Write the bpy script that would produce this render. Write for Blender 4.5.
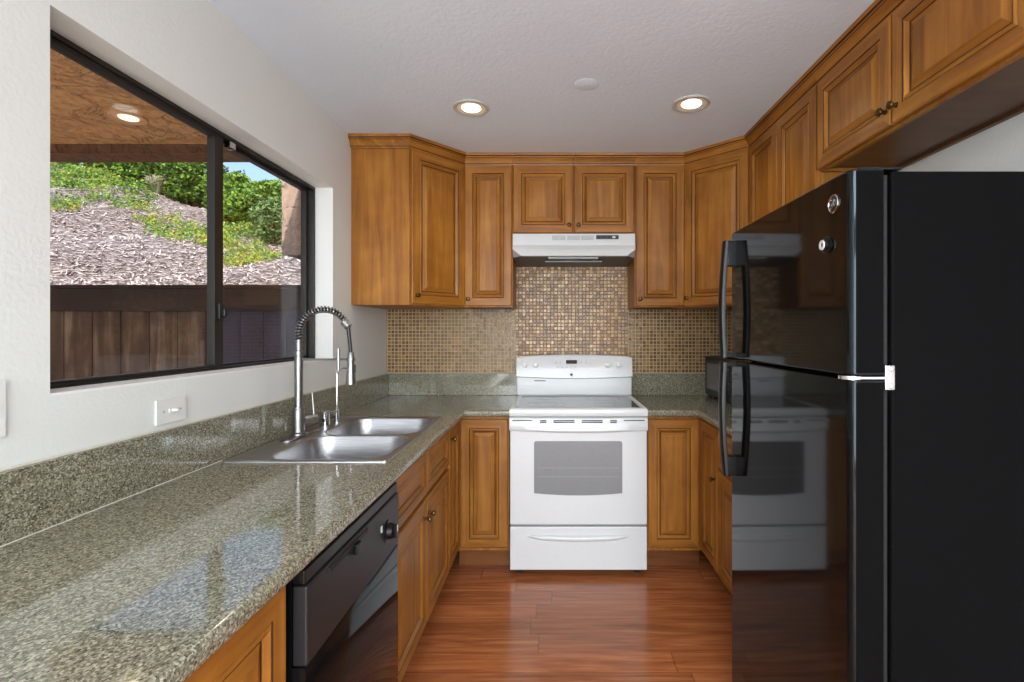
import bpy, bmesh, math, random
from mathutils import Vector, Matrix
R = math.radians
PI = math.pi
SC = bpy.context.scene
for o in list(bpy.data.objects):
    bpy.data.objects.remove(o)
COL = SC.collection

# ------------------------------------------------------------------ camera
EYE = 1.355
cd = bpy.data.cameras.new('camera')
cam = bpy.data.objects.new('camera', cd); COL.objects.link(cam)
cam.location = (0, 0, EYE); cam.rotation_euler = (R(90), 0, 0)
cd.sensor_width = 36.0; cd.lens = 36.0 * 500 / 1024
cd.shift_x = -42 / 1024; cd.shift_y = -10 / 1024
cd.clip_start = 0.02; cd.clip_end = 300
SC.camera = cam

# ------------------------------------------------------------------ world, sun, big lights, exposure
w = bpy.data.worlds.new('sky_world'); SC.world = w; w.use_nodes = True
nt = w.node_tree; nt.nodes.clear()
sky = nt.nodes.new('ShaderNodeTexSky'); sky.sky_type = 'NISHITA'
sky.sun_disc = False; sky.sun_elevation = R(48); sky.sun_rotation = R(165)
sky.air_density = 1.0; sky.dust_density = 2.6; sky.ozone_density = 2.0
bg = nt.nodes.new('ShaderNodeBackground'); bg.inputs[1].default_value = 0.30
wo = nt.nodes.new('ShaderNodeOutputWorld')
nt.links.new(sky.outputs[0], bg.inputs[0]); nt.links.new(bg.outputs[0], wo.inputs[0])

sd = bpy.data.lights.new('sun', 'SUN'); sun = bpy.data.objects.new('sun', sd); COL.objects.link(sun)
sd.energy = 4.5; sd.angle = R(0.6); sd.color = (1.0, 0.95, 0.86)
sun.location = (3, -8, 9)
sun.rotation_euler = Vector((-0.32, 1.0, -1.12)).to_track_quat('-Z', 'Y').to_euler()

def area(name, loc, rot, sx, sy, e, col=(1, 1, 1)):
    d = bpy.data.lights.new(name, 'AREA'); d.shape = 'RECTANGLE'; d.size = sx; d.size_y = sy
    d.energy = e; d.color = col
    o = bpy.data.objects.new(name, d); COL.objects.link(o); o.location = loc; o.rotation_euler = rot
    return o
# added fill light behind the camera, unseen, brightening walls, ceiling and cabinets
area('rear_fill', (0.14, -3.26, 1.12), (R(94), 0, 0), 2.5, 2.0, 158, (0.87, 0.95, 1.0))
# added overhead fill behind the camera for counters and floor; no known fixture
area('overhead_fill', (0.14, -1.9, 2.40), (0, 0, 0), 2.0, 1.6, 125, (0.90, 0.965, 1.0))
SC.view_settings.view_transform = 'Standard'
SC.view_settings.look = 'None'
SC.view_settings.gamma = 1.0
SC.view_settings.use_curve_mapping = False
SC.view_settings.exposure = 0.12

# ------------------------------------------------------------------ node helpers / materials
def srgb(r, g, b):
    f = lambda c: (c / 12.92 if c <= 0.04045 else ((c + 0.055) / 1.055) ** 2.4)
    return (f(r / 255), f(g / 255), f(b / 255), 1)

class NT:
    def __init__(s, name):
        s.m = bpy.data.materials.new(name); s.m.use_nodes = True
        s.t = s.m.node_tree; s.b = s.t.nodes['Principled BSDF']; s.out = s.t.nodes['Material Output']
    def n(s, typ, ins=None, **kw):
        nd = s.t.nodes.new(typ)
        for k, v in kw.items(): setattr(nd, k, v)
        for k, v in (ins or {}).items():
            s.put(nd.inputs[k], v)
        return nd
    def put(s, sock, v):
        if isinstance(v, bpy.types.NodeSocket): s.t.links.new(v, sock)
        else: sock.default_value = v
    def math(s, op, a, b=0.0):
        nd = s.n('ShaderNodeMath', operation=op); s.put(nd.inputs[0], a); s.put(nd.inputs[1], b); return nd.outputs[0]
    def ramp(s, fac, stops, interp='LINEAR'):
        nd = s.n('ShaderNodeValToRGB'); cr = nd.color_ramp; cr.interpolation = interp
        while len(cr.elements) < len(stops): cr.elements.new(0.5)
        for e, (p, c) in zip(cr.elements, stops): e.position = p; e.color = c
        s.put(nd.inputs[0], fac); return nd.outputs[0]
    def mix(s, fac, a, b, mode='MIX'):
        nd = s.n('ShaderNodeMix', data_type='RGBA', blend_type=mode)
        s.put(nd.inputs[0], fac); s.put(nd.inputs[6], a); s.put(nd.inputs[7], b); return nd.outputs[2]
    def set(s, **kw):
        for k, v in kw.items(): s.put(s.b.inputs[k.replace('_', ' ')], v)
    def bump(s, h, strength=0.2, dist=0.01):
        nd = s.n('ShaderNodeBump', {'Strength': strength, 'Distance': dist, 'Height': h})
        s.t.links.new(nd.outputs[0], s.b.inputs['Normal']); return nd
    def objco(s):
        return s.n('ShaderNodeTexCoord').outputs['Object']
    def noise(s, vec, scale, detail=4, dist=0.0, rough=0.5):
        nd = s.n('ShaderNodeTexNoise', {'Vector': vec, 'Scale': scale, 'Detail': detail, 'Distortion': dist, 'Roughness': rough})
        return nd
    def mapping(s, vec, scale=(1, 1, 1), loc=(0, 0, 0)):
        nd = s.n('ShaderNodeMapping', {'Vector': vec, 'Scale': scale, 'Location': loc}); return nd.outputs[0]

MATS = {}
def plain(name, col, rough=0.5, metal=0.0, nscale=40, namt=0.06, **kw):
    q = NT(name)
    nz = q.noise(q.objco(), nscale, 3)
    c0 = tuple(max(0, c * (1 - namt)) for c in col[:3]) + (1,); c1 = tuple(min(1, c * (1 + namt)) for c in col[:3]) + (1,)
    q.set(Base_Color=q.ramp(nz.outputs[0], [(0.3, c0), (0.7, c1)]), Roughness=rough, Metallic=metal)
    for k, v in kw.items(): q.put(q.b.inputs[k.replace('_', ' ')], v)
    MATS[name] = q.m; return q

def wood(name, cols, gs, rough=0.42, coat=0.08):
    q = NT(name)
    rnd = q.n('ShaderNodeObjectInfo').outputs['Random']
    off = q.n('ShaderNodeCombineXYZ', {0: q.math('MULTIPLY', rnd, 7.3), 1: q.math('MULTIPLY', rnd, 3.1), 2: q.math('MULTIPLY', rnd, 11.7)}).outputs[0]
    v = q.n('ShaderNodeVectorMath', operation='ADD'); q.put(v.inputs[0], q.objco()); q.put(v.inputs[1], off)
    mp = q.mapping(v.outputs[0], gs)
    n1 = q.noise(mp, 1.0, 6, 0.8, 0.55)
    n2 = q.noise(v.outputs[0], 5.0, 3, 0.4)
    mixf = q.math('ADD', q.math('MULTIPLY', n1.outputs[0], 0.65), q.math('MULTIPLY', n2.outputs[0], 0.35))
    c = q.ramp(mixf, [(0.30, cols[0]), (0.5, cols[1]), (0.68, cols[2])])
    hs = q.n('ShaderNodeHueSaturation', {'Value': q.math('ADD', q.math('MULTIPLY', rnd, 0.14), 0.93), 'Color': c})
    q.set(Base_Color=hs.outputs[0], Roughness=rough, Coat_Weight=coat, Coat_Roughness=0.18, Specular_IOR_Level=0.3)
    q.bump(n1.outputs[0], 0.04, 0.004)
    MATS[name] = q.m; return q

MC = [srgb(116, 69, 22), srgb(152, 97, 35), srgb(176, 121, 50)]
wood('maple', MC, (26, 26, 1.6))
wood('maple_rail', MC, (1.6, 26, 26))
GL = [srgb(50, 25, 10), srgb(62, 32, 13), srgb(76, 42, 18)]
wood('glaze', GL, (26, 26, 2))
wood('toe_wood', [srgb(88, 50, 24), srgb(116, 68, 34), srgb(132, 82, 42)], (2, 20, 20))
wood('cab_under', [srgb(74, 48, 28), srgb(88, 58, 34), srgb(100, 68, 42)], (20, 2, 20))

def granite():
    q = NT('granite'); co = q.objco()
    mp = q.mapping(co, (1, 0.8, 1))
    v1 = q.n('ShaderNodeTexVoronoi', {'Vector': mp, 'Scale': 330.0, 'Randomness': 1.0})
    g1 = q.n('ShaderNodeSeparateColor', {0: v1.outputs['Color']}).outputs[0]
    c1 = q.ramp(g1, [(0.0, srgb(40, 38, 32)), (0.18, srgb(86, 84, 68)), (0.45, srgb(130, 126, 106)), (0.72, srgb(158, 153, 131)), (0.92, srgb(204, 199, 180))])
    v2 = q.n('ShaderNodeTexVoronoi', {'Vector': co, 'Scale': 205.0})
    g2 = q.n('ShaderNodeSeparateColor', {0: v2.outputs['Color']}).outputs[1]
    c2 = q.ramp(g2, [(0.0, srgb(50, 48, 40)), (0.2, srgb(108, 105, 88)), (0.8, srgb(138, 134, 114)), (1.0, srgb(184, 178, 156))])
    nz = q.noise(co, 14, 3)
    c = q.mix(0.38, c1, c2)
    c = q.mix(q.math('MULTIPLY', nz.outputs[0], 0.16), c, srgb(122, 118, 99))
    hs = q.n('ShaderNodeHueSaturation', {'Value': 0.92, 'Color': c})
    q.set(Base_Color=hs.outputs[0], Roughness=0.07, Specular_IOR_Level=0.55)
    MATS['granite'] = q.m
granite()

def mosaic(name, pitch, contrast, tones, grout):
    q = NT(name); co = q.objco()
    sx = q.n('ShaderNodeSeparateXYZ', {0: co})
    u = q.math('DIVIDE', sx.outputs[0], pitch); v = q.math('DIVIDE', sx.outputs[2], pitch)
    cell = q.n('ShaderNodeCombineXYZ', {0: q.math('FLOOR', u), 1: q.math('FLOOR', v), 2: 0.37}).outputs[0]
    wn = q.n('ShaderNodeTexWhiteNoise', {0: cell}, noise_dimensions='3D')
    fu = q.math('FRACT', u); fv = q.math('FRACT', v)
    du = q.math('ABSOLUTE', q.math('SUBTRACT', fu, 0.5)); dv = q.math('ABSOLUTE', q.math('SUBTRACT', fv, 0.5))
    dm = q.math('MAXIMUM', du, dv)
    tile = q.ramp(dm, [(0.375, (1, 1, 1, 1)), (0.415, (0, 0, 0, 1))])
    tc = q.ramp(wn.outputs[0], [(i / len(tones), t) for i, t in enumerate(tones)], 'CONSTANT')
    mot = q.noise(co, 160, 3)
    tc = q.mix(q.math('MULTIPLY', mot.outputs[0], contrast), tc, srgb(176, 146, 104))
    q.set(Base_Color=q.mix(tile, grout, tc), Roughness=q.ramp(tile, [(0, (0.8,) * 3 + (1,)), (1, (0.30,) * 3 + (1,))]))
    bp = q.bump(tile, 0.7, 0.002)
    # every tile sits at its own slight tilt
    ge = q.n('ShaderNodeNewGeometry')
    s1 = q.n('ShaderNodeVectorMath', operation='SUBTRACT'); q.put(s1.inputs[0], wn.outputs[1]); s1.inputs[1].default_value = (0.5, 0.5, 0.5)
    s2 = q.n('ShaderNodeVectorMath', operation='SCALE'); q.put(s2.inputs[0], s1.outputs[0]); s2.inputs['Scale'].default_value = 0.09
    s3 = q.n('ShaderNodeVectorMath', operation='ADD'); q.put(s3.inputs[0], ge.outputs['Normal']); q.put(s3.inputs[1], s2.outputs[0])
    s4 = q.n('ShaderNodeVectorMath', operation='NORMALIZE'); q.put(s4.inputs[0], s3.outputs[0])
    q.put(bp.inputs['Normal'], s4.outputs[0])
    MATS[name] = q.m
mosaic('mosaic', 0.0243, 0.16, [srgb(102, 74, 46), srgb(126, 94, 58), srgb(92, 66, 42), srgb(142, 108, 70), srgb(112, 82, 52), srgb(84, 60, 38)], srgb(194, 166, 124))
mosaic('mosaic_warm', 0.0243, 0.2, [srgb(116, 82, 52), srgb(156, 120, 80), srgb(90, 62, 40), srgb(178, 144, 102), srgb(134, 98, 62), srgb(200, 170, 128)], srgb(146, 114, 76))

def floor_mat():
    q = NT('laminate_floor'); co = q.objco()
    s = q.n('ShaderNodeSeparateXYZ', {0: co}); x, y = s.outputs[0], s.outputs[1]
    pw = 0.124
    r = q.math('FLOOR', q.math('DIVIDE', y, pw))
    rn = q.n('ShaderNodeTexWhiteNoise', {1: r}, noise_dimensions='1D').outputs[0]
    xs = q.math('ADD', q.math('DIVIDE', x, 1.22), q.math('MULTIPLY', rn, 3.7))
    b = q.math('FLOOR', xs)
    wn = q.n('ShaderNodeTexWhiteNoise', {0: q.n('ShaderNodeCombineXYZ', {0: r, 1: b, 2: 0.1}).outputs[0]}, noise_dimensions='3D').outputs[0]
    v = q.n('ShaderNodeCombineXYZ', {0: q.math('ADD', q.math('MULTIPLY', x, 2.2), q.math('MULTIPLY', wn, 20)), 1: q.math('MULTIPLY', y, 34), 2: q.math('MULTIPLY', wn, 9)}).outputs[0]
    g = q.noise(v, 1.0, 5, 0.9, 0.6)
    c = q.ramp(g.outputs[0], [(0.28, srgb(126, 70, 40)), (0.5, srgb(166, 98, 58)), (0.72, srgb(192, 124, 78))])
    hs = q.n('ShaderNodeHueSaturation', {'Value': q.math('ADD', q.math('MULTIPLY', wn, 0.3), 0.84), 'Color': c}).outputs[0]
    fy = q.math('ABSOLUTE', q.math('SUBTRACT', q.math('FRACT', q.math('DIVIDE', y, pw)), 0.5))
    fx = q.math('ABSOLUTE', q.math('SUBTRACT', q.math('FRACT', xs), 0.5))
    seam = q.math('MAXIMUM', q.ramp(fy, [(0.485, (0, 0, 0, 1)), (0.496, (1, 1, 1, 1))]), q.ramp(fx, [(0.4975, (0, 0, 0, 1)), (0.499, (1, 1, 1, 1))]))
    q.set(Base_Color=q.mix(q.math('MULTIPLY', seam, 0.55), hs, srgb(88, 46, 28)), Roughness=0.19, Specular_IOR_Level=0.5)
    q.bump(q.math('SUBTRACT', q.math('MULTIPLY', g.outputs[0], 0.25), seam), 0.15, 0.002)
    MATS['laminate_floor'] = q.m
floor_mat()

def plaster(name, col, scale, st, rough=0.7):
    q = NT(name); co = q.objco()
    n1 = q.noise(co, scale, 4, 0.3); n2 = q.noise(co, 2.0, 2)
    q.set(Base_Color=q.ramp(n2.outputs[0], [(0.3, tuple(c * 0.97 for c in col[:3]) + (1,)), (0.7, col)]), Roughness=rough)
    q.bump(q.ramp(n1.outputs[0], [(0.38, (0, 0, 0, 1)), (0.62, (1, 1, 1, 1))]), st, 0.004)
    MATS[name] = q.m
plaster('wall_paint', srgb(226, 227, 224), 85, 0.10)
plaster('ceiling_paint', srgb(229, 240, 251), 60, 0.13, 0.85)
plaster('sill_paint', srgb(236, 236, 234), 60, 0.08, 0.5)

def stucco(name, a, b, crack=0.5):
    q = NT(name); co = q.objco()
    n = q.noise(co, 4.5, 6, 1.2, 0.6); n2 = q.noise(co, 26, 4, 0.6)
    c = q.ramp(n2.outputs[0], [(0.3, a), (0.6, b)])
    ck = q.ramp(n.outputs[0], [(0.475, (0, 0, 0, 1)), (0.495, (1, 1, 1, 1)), (0.515, (0, 0, 0, 1))])
    q.set(Base_Color=q.mix(q.math('MULTIPLY', ck, crack), c, tuple(x * 0.3 for x in a[:3]) + (1,)), Roughness=0.9)
    q.bump(q.math('ADD', q.ramp(n.outputs[0], [(0.45, (0, 0, 0, 1)), (0.52, (1, 1, 1, 1))]), q.math('MULTIPLY', n2.outputs[0], 0.6)), 0.8, 0.02)
    MATS[name] = q.m
stucco('stucco_tan', srgb(192, 130, 72), srgb(224, 166, 104), 0.35)
stucco('stucco_pink', srgb(160, 130, 114), srgb(182, 152, 134), 0.05)
stucco('beam_brown', srgb(92, 58, 34), srgb(122, 82, 50), 0.2)
wood('fence_wood', [srgb(52, 38, 30), srgb(86, 65, 52), srgb(136, 114, 98)], (14, 14, 1.2), 0.8, 0.0)
wood('fence_dark', [srgb(34, 24, 24), srgb(46, 33, 32), srgb(62, 46, 43)], (1.5, 14, 14), 0.7, 0.0)
wood('fence_sky_tint', [srgb(44, 38, 50), srgb(54, 48, 66), srgb(66, 60, 82)], (9, 9, 1.5), 0.7, 0.0)  # right fence boards; their bluish sky-lit look is put into the colour

def mulch():
    q = NT('mulch'); co = q.objco()
    v = q.n('ShaderNodeTexVoronoi', {'Vector': q.mapping(co, (12, 30, 24)), 'Scale': 2.2})
    g = q.n('ShaderNodeSeparateColor', {0: v.outputs['Color']}).outputs[0]
    n = q.noise(co, 1.6, 4)
    c = q.ramp(g, [(0.0, srgb(58, 48, 48)), (0.35, srgb(104, 92, 92)), (0.7, srgb(138, 126, 126)), (1.0, srgb(186, 176, 172))])
    c = q.mix(q.math('MULTIPLY', n.outputs[0], 0.4), c, srgb(120, 98, 84))
    q.set(Base_Color=c, Roughness=0.95); q.bump(g, 0.6, 0.03)
    MATS['mulch'] = q.m
mulch()
plain('chip_light', srgb(196, 182, 176), 0.9); plain('chip_dark', srgb(92, 74, 68), 0.9)
def leafm(name, a, b):
    q = NT(name)
    n = q.noise(q.objco(), 7, 3)
    c = q.ramp(n.outputs[0], [(0.3, a), (0.7, b)])
    q.set(Base_Color=c, Roughness=0.55)
    tr = q.n('ShaderNodeBsdfTranslucent', {0: c}); mx = q.n('ShaderNodeMixShader', {0: 0.3, 1: q.b.outputs[0], 2: tr.outputs[0]})
    q.t.links.new(mx.outputs[0], q.out.inputs[0]); MATS[name] = q.m
leafm('leaf_dark', srgb(34, 66, 28), srgb(76, 116, 44))
leafm('leaf_bright', srgb(106, 148, 46), srgb(158, 190, 68))
leafm('leaf_yellow', srgb(156, 160, 66), srgb(206, 192, 84))
leafm('leaf_grey', srgb(110, 140, 80), srgb(150, 176, 110))
leafm('plume', srgb(206, 200, 176), srgb(232, 226, 206))
plain('bark', srgb(84, 62, 46), 0.9)
plain('soil', srgb(120, 108, 98), 0.95, nscale=6, namt=0.2)
plain('concrete', srgb(206, 198, 186), 0.9, nscale=8, namt=0.1)

plain('white_enamel', srgb(212, 213, 214), 0.22, namt=0.01)
plain('white_plastic', srgb(226, 226, 223), 0.35, namt=0.01)
plain('hood_white', srgb(196, 199, 201), 0.32, namt=0.01)
plain('grey_button', srgb(168, 172, 174), 0.4)
plain('pale_print', srgb(198, 200, 203), 0.4)
plain('dark_gap', srgb(28, 28, 29), 0.6)
plain('hood_filter', srgb(96, 98, 100), 0.45, 0.6, 300, 0.3)
plain('cooktop_glass', srgb(40, 41, 43), 0.05, nscale=500, namt=0.25, Specular_IOR_Level=0.7)
plain('burner_print', srgb(92, 94, 96), 0.12)
plain('oven_glass', srgb(112, 112, 113), 0.06, namt=0.03)
plain('rack_print', srgb(140, 140, 140), 0.2)
plain('display', srgb(58, 46, 42), 0.5, Specular_IOR_Level=0.15)
plain('black_gloss', srgb(16, 16, 17), 0.06, nscale=3, namt=0.05, Specular_IOR_Level=0.30, Specular_Tint=(0.72, 0.88, 1.0, 1))
plain('black_side', srgb(12, 12, 13), 0.45, nscale=200, namt=0.1, Specular_IOR_Level=0.02)
plain('black_panel', srgb(27, 29, 32), 0.42)
plain('black_plastic', srgb(16, 16, 17), 0.3, Specular_IOR_Level=0.28)
plain('black_rubber', srgb(12, 12, 12), 0.7)
plain('chrome', srgb(215, 215, 218), 0.12, 1.0, namt=0.02)
plain('bronze_frame', srgb(40, 36, 33), 0.4, 0.3)
plain('antique_brass', srgb(96, 74, 44), 0.32, 0.9, namt=0.15)
plain('caulk', srgb(206, 202, 188), 0.6)
plain('soffit_trim', srgb(214, 150, 84), 0.4)
plain('warm_reflector', srgb(238, 226, 200), 0.35, 0.0)
plain('trim_grey', srgb(196, 192, 186), 0.4)

def steel(name, mp, c0, c1, r0, r1):
    q = NT(name)
    n = q.noise(q.mapping(q.objco(), mp), 1.0, 4)
    q.set(Base_Color=q.ramp(n.outputs[0], [(0.3, c0), (0.7, c1)]), Metallic=1.0,
          Roughness=q.ramp(n.outputs[0], [(0.3, (r0,) * 3 + (1,)), (0.7, (r1,) * 3 + (1,))]))
    MATS[name] = q.m
steel('steel', (9, 220, 220), srgb(170, 171, 174), srgb(198, 199, 202), 0.28, 0.40)
steel('nickel', (200, 200, 8), srgb(138, 138, 138), srgb(164, 164, 163), 0.32, 0.42)

def emit(name, col, st):
    q = NT(name)
    e = q.n('ShaderNodeEmission', {0: col, 1: st}); q.t.links.new(e.outputs[0], q.out.inputs[0]); MATS[name] = q.m
emit('lamp_white', (1.0, 0.93, 0.80, 1), 5.0)
emit('lamp_warm', (1.0, 0.78, 0.42, 1), 3.0)
def pane_mat():
    q = NT('window_glass')
    t = q.n('ShaderNodeBsdfTransparent', {0: (0.97, 0.98, 0.975, 1)}); g = q.n('ShaderNodeBsdfGlossy', {0: (1, 1, 1, 1), 1: 0.0})
    lw = q.n('ShaderNodeLayerWeight', {0: 0.5}).outputs['Facing']
    f = q.math('ADD', q.math('MULTIPLY', q.math('POWER', lw, 5.0), 0.5), 0.02)
    mx = q.n('ShaderNodeMixShader', {0: f, 1: t.outputs[0], 2: g.outputs[0]})
    q.t.links.new(mx.outputs[0], q.out.inputs[0]); MATS['window_glass'] = q.m
pane_mat()

# ------------------------------------------------------------------ geometry helpers
class G:
    def __init__(s): s.bm = bmesh.new(); s.slots = []; s.wn = False
    def mi(s, m):
        if m not in s.slots: s.slots.append(m)
        return s.slots.index(m)
    def face(s, pts, m):
        vs = [s.bm.verts.new(p) for p in pts]
        f = s.bm.faces.new(vs); f.material_index = s.mi(m); return f
    def box(s, x0, x1, y0, y1, z0, z1, m, bev=0.0, seg=2):
        mi = s.mi(m)
        r = bmesh.ops.create_cube(s.bm, size=1.0)
        vs = r['verts']
        for v in vs:
            v.co = Vector((x0 if v.co.x < 0 else x1, y0 if v.co.y < 0 else y1, z0 if v.co.z < 0 else z1))
        fs = set(f for v in vs for f in v.link_faces)
        for f in fs: f.material_index = mi
        if bev > 0:
            s.wn = True
            es = list(set(e for v in vs for e in v.link_edges))
            bmesh.ops.bevel(s.bm, geom=es, offset=bev, segments=seg, affect='EDGES', profile=0.5, clamp_overlap=True, material=mi)
        return s
    def loops(s, lps, m, cap0=False, cap1=False, mats=None, closed=True):
        mi = s.mi(m)
        L = [[s.bm.verts.new(p) for p in lp] for lp in lps]
        n = len(L[0])
        for k in range(len(L) - 1):
            a, b = L[k], L[k + 1]
            mk = s.mi(mats[k]) if mats else mi
            for i in range(n if closed else n - 1):
                j = (i + 1) % n
                f = s.bm.faces.new((a[i], a[j], b[j], b[i])); f.material_index = mk
        if cap0: f = s.bm.faces.new(list(reversed(L[0]))); f.material_index = s.mi(mats[0]) if mats else mi
        if cap1: f = s.bm.faces.new(L[-1]); f.material_index = s.mi(mats[-1]) if mats else mi
        return s
    def tube(s, path, r, m, n=12, cap=True):
        P = [Vector(p) for p in path]; lps = []; up = None
        for i, p in enumerate(P):
            t = (P[min(i + 1, len(P) - 1)] - P[max(i - 1, 0)]).normalized()
            if up is None:
                up = Vector((0, 0, 1)) if abs(t.z) < 0.9 else Vector((1, 0, 0))
            a = t.cross(up)
            if a.length < 1e-5: a = t.cross(Vector((0, 1, 0)))
            a.normalize(); b = a.cross(t).normalized(); up = b
            rr = r[i] if isinstance(r, (list, tuple)) else r
            lps.append([p + (a * math.cos(2 * PI * k / n) + b * math.sin(2 * PI * k / n)) * rr for k in range(n)])
        return s.loops(lps, m, cap, cap)
    def lathe(s, o, axis, prof, m, n=24, mats=None, cap=True):
        o = Vector(o); ax = Vector(axis).normalized()
        u = ax.orthogonal().normalized(); v = ax.cross(u)
        lps = [[o + ax * h + (u * math.cos(2 * PI * k / n) + v * math.sin(2 * PI * k / n)) * max(r, 1e-4) for k in range(n)] for r, h in prof]
        return s.loops(lps, m, cap, cap, mats)
    def prism(s, poly, z0, z1, m, axis='z'):
        if axis == 'z': lo = [(x, y, z0) for x, y in poly]; hi = [(x, y, z1) for x, y in poly]
        elif axis == 'y': lo = [(x, z0, y) for x, y in poly]; hi = [(x, z1, y) for x, y in poly]
        else: lo = [(z0, x, y) for x, y in poly]; hi = [(z1, x, y) for x, y in poly]
        return s.loops([lo, hi], m, True, True)
    def build(s, name, parent=None, ang=35, bev=0.0, seg=2, smooth=True):
        bm = s.bm
        if bev > 0:
            bmesh.ops.remove_doubles(bm, verts=bm.verts, dist=1e-5)
            bmesh.ops.recalc_face_normals(bm, faces=bm.faces)
            es = [e for e in bm.edges if len(e.link_faces) == 2 and e.calc_face_angle(0) > R(40)]
            bmesh.ops.bevel(bm, geom=es, offset=bev, segments=seg, affect='EDGES', profile=0.5, clamp_overlap=True)
        bmesh.ops.recalc_face_normals(bm, faces=bm.faces)
        me = bpy.data.meshes.new(name); bm.to_mesh(me); bm.free()
        for m in s.slots: me.materials.append(MATS[m])
        if smooth:
            me.polygons.foreach_set('use_smooth', [True] * len(me.polygons))
            me.set_sharp_from_angle(angle=R(ang))
        o = bpy.data.objects.new(name, me); COL.objects.link(o)
        if smooth and (s.wn or bev > 0):
            mo = o.modifiers.new('normals', 'WEIGHTED_NORMAL'); mo.keep_sharp = True; mo.weight = 100
        if parent: o.parent = parent
        return o

def rrect(cx, cy, hx, hy, r, z, n=8):
    out = []
    for q, (sx, sy) in enumerate(((1, 1), (-1, 1), (-1, -1), (1, -1))):
        ox, oy = cx + sx * (hx - r), cy + sy * (hy - r)
        for k in range(n + 1):
            a = PI / 2 * q + PI / 2 * k / n
            out.append((ox + r * math.cos(a), oy + r * math.sin(a), z))
    return out

def tag(o, label, cat, group=None):
    o['label'] = label; o['category'] = cat
    if group: o['group'] = group
    return o
def thing(name, label, cat, loc=(0, 0, 0), rz=0.0, group=None):
    o = bpy.data.objects.new(name, None); COL.objects.link(o); o.empty_display_size = 0.05
    o.location = loc; o.rotation_euler = (0, 0, rz)
    return tag(o, label, cat, group)
def struct(o, label=None):
    o['kind'] = 'structure'
    if label: o['label'] = label
    return o
def stuff(o, label, cat):
    tag(o, label, cat); o['kind'] = 'stuff'; return o

# ------------------------------------------------------------------ room dimensions
XL, XR, YB, ZC, YR = -1.15, 1.43, 3.44, 2.457, -3.3
WY0, WY1, WZ0, WZ1 = 1.141, 2.60, 1.206, 2.10       # window opening in the left wall
WXO = -1.298                                         # outer face of the left wall

def wall_with_hole(name, axis, c0, c1, u0, u1, z0, z1, hu0, hu1, hz0, hz1, m):
    g = G(); P = (lambda c, u, z: (c, u, z)) if axis == 'x' else (lambda c, u, z: (u, c, z))
    ring = lambda c, a, b, p, q: [P(c, a, p), P(c, b, p), P(c, b, q), P(c, a, q)]
    o0, i0 = ring(c0, u0, u1, z0, z1), ring(c0, hu0, hu1, hz0, hz1)
    o1, i1 = ring(c1, u0, u1, z0, z1), ring(c1, hu0, hu1, hz0, hz1)
    g.loops([o0, i0, i1, o1, o0], m)
    bmesh.ops.remove_doubles(g.bm, verts=g.bm.verts, dist=1e-5)
    return struct(g.build(name))

struct(G().box(XL - 0.2, XR + 0.2, YR - 0.15, YB + 0.2, -0.12, 0.0, 'laminate_floor').build('floor'))
struct(G().box(XL - 0.2, XR + 0.2, YR - 0.15, YB + 0.2, ZC, ZC + 0.12, 'ceiling_paint').build('ceiling'))
wall_with_hole('wall_left', 'x', WXO, XL, YR, YB, 0, ZC, WY0, WY1, WZ0, WZ1, 'wall_paint')
struct(G().box(XL - 0.2, XR + 0.2, YB, YB + 0.2, 0, ZC, 'wall_paint').build('wall_back'))
struct(G().box(XR, XR + 0.2, YR, YB, 0, ZC, 'wall_paint').build('wall_right'))
wall_with_hole('wall_rear', 'y', YR - 0.15, YR, XL - 0.2, XR + 0.2, 0, ZC, -1.1, 1.38, 0.04, 2.18, 'wall_paint')
struct(G().box(-1.95, 2.6, -5.2, 4.0, 2.60, 2.72, 'beam_brown').build('roof'))  # unseen roof, rear eave extended to keep sun out of the rear opening

# ---- tile on the back wall
g = G(); g.box(XL + 0.001, -0.262, YB - 0.008, YB - 0.0005, 1.066, 1.52, 'mosaic')
g.box(0.508, XR - 0.001, YB - 0.008, YB - 0.0005, 1.066, 1.52, 'mosaic')
struct(g.build('trim_1', smooth=False), 'brown glass mosaic tile on the back wall with cream grout')
g = G(); g.box(-0.262, 0.508, YB - 0.009, YB - 0.0005, 0.88, 1.99, 'mosaic_warm')
struct(g.build('trim_2', smooth=False), 'shinier mixed brown mosaic tile panel behind the range')

# ---- window
WXF = -1.262                                        # centre plane of the frame
wf = G()
fw = 0.015
for (y0, y1, z0, z1) in ((WY0, WY1, WZ0, WZ0 + fw), (WY0, WY1, WZ1 - fw, WZ1), (WY0, WY0 + fw, WZ0 + fw, WZ1 - fw), (WY1 - fw, WY1, WZ0 + fw, WZ1 - fw)):
    wf.box(WXO - 0.004, WXF + 0.022, y0, y1, z0, z1, 'bronze_frame', 0.003)
win = struct(wf.build('window_1'), 'dark bronze framed sliding kitchen window')
ym = 1.868
g = G()
g.box(WXF - 0.012, WXF + 0.016, ym - 0.032, ym - 0.002, WZ0 + fw, WZ1 - fw, 'bronze_frame', 0.003)
g.box(WXF - 0.036, WXF - 0.010, ym + 0.0, ym + 0.036, WZ0 + fw, WZ1 - fw, 'bronze_frame', 0.003)
g.box(WXF + 0.000, WXF + 0.012, ym - 0.002, ym + 0.022, WZ0 + fw, WZ1 - fw, 'bronze_frame', 0.002)
g.build('meeting_stile', win)
g = G()
for (y0, y1, xo) in ((WY0 + fw, ym - 0.03, 0.002), (ym + 0.03, WY1 - fw, -0.023)):
    g.box(WXF + xo - 0.014, WXF + xo + 0.014, y0, y1, WZ0 + fw, WZ0 + fw + 0.008, 'bronze_frame', 0.002)
    g.box(WXF + xo - 0.014, WXF + xo + 0.014, y0, y1, WZ1 - fw - 0.011, WZ1 - fw, 'bronze_frame', 0.002)
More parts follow.
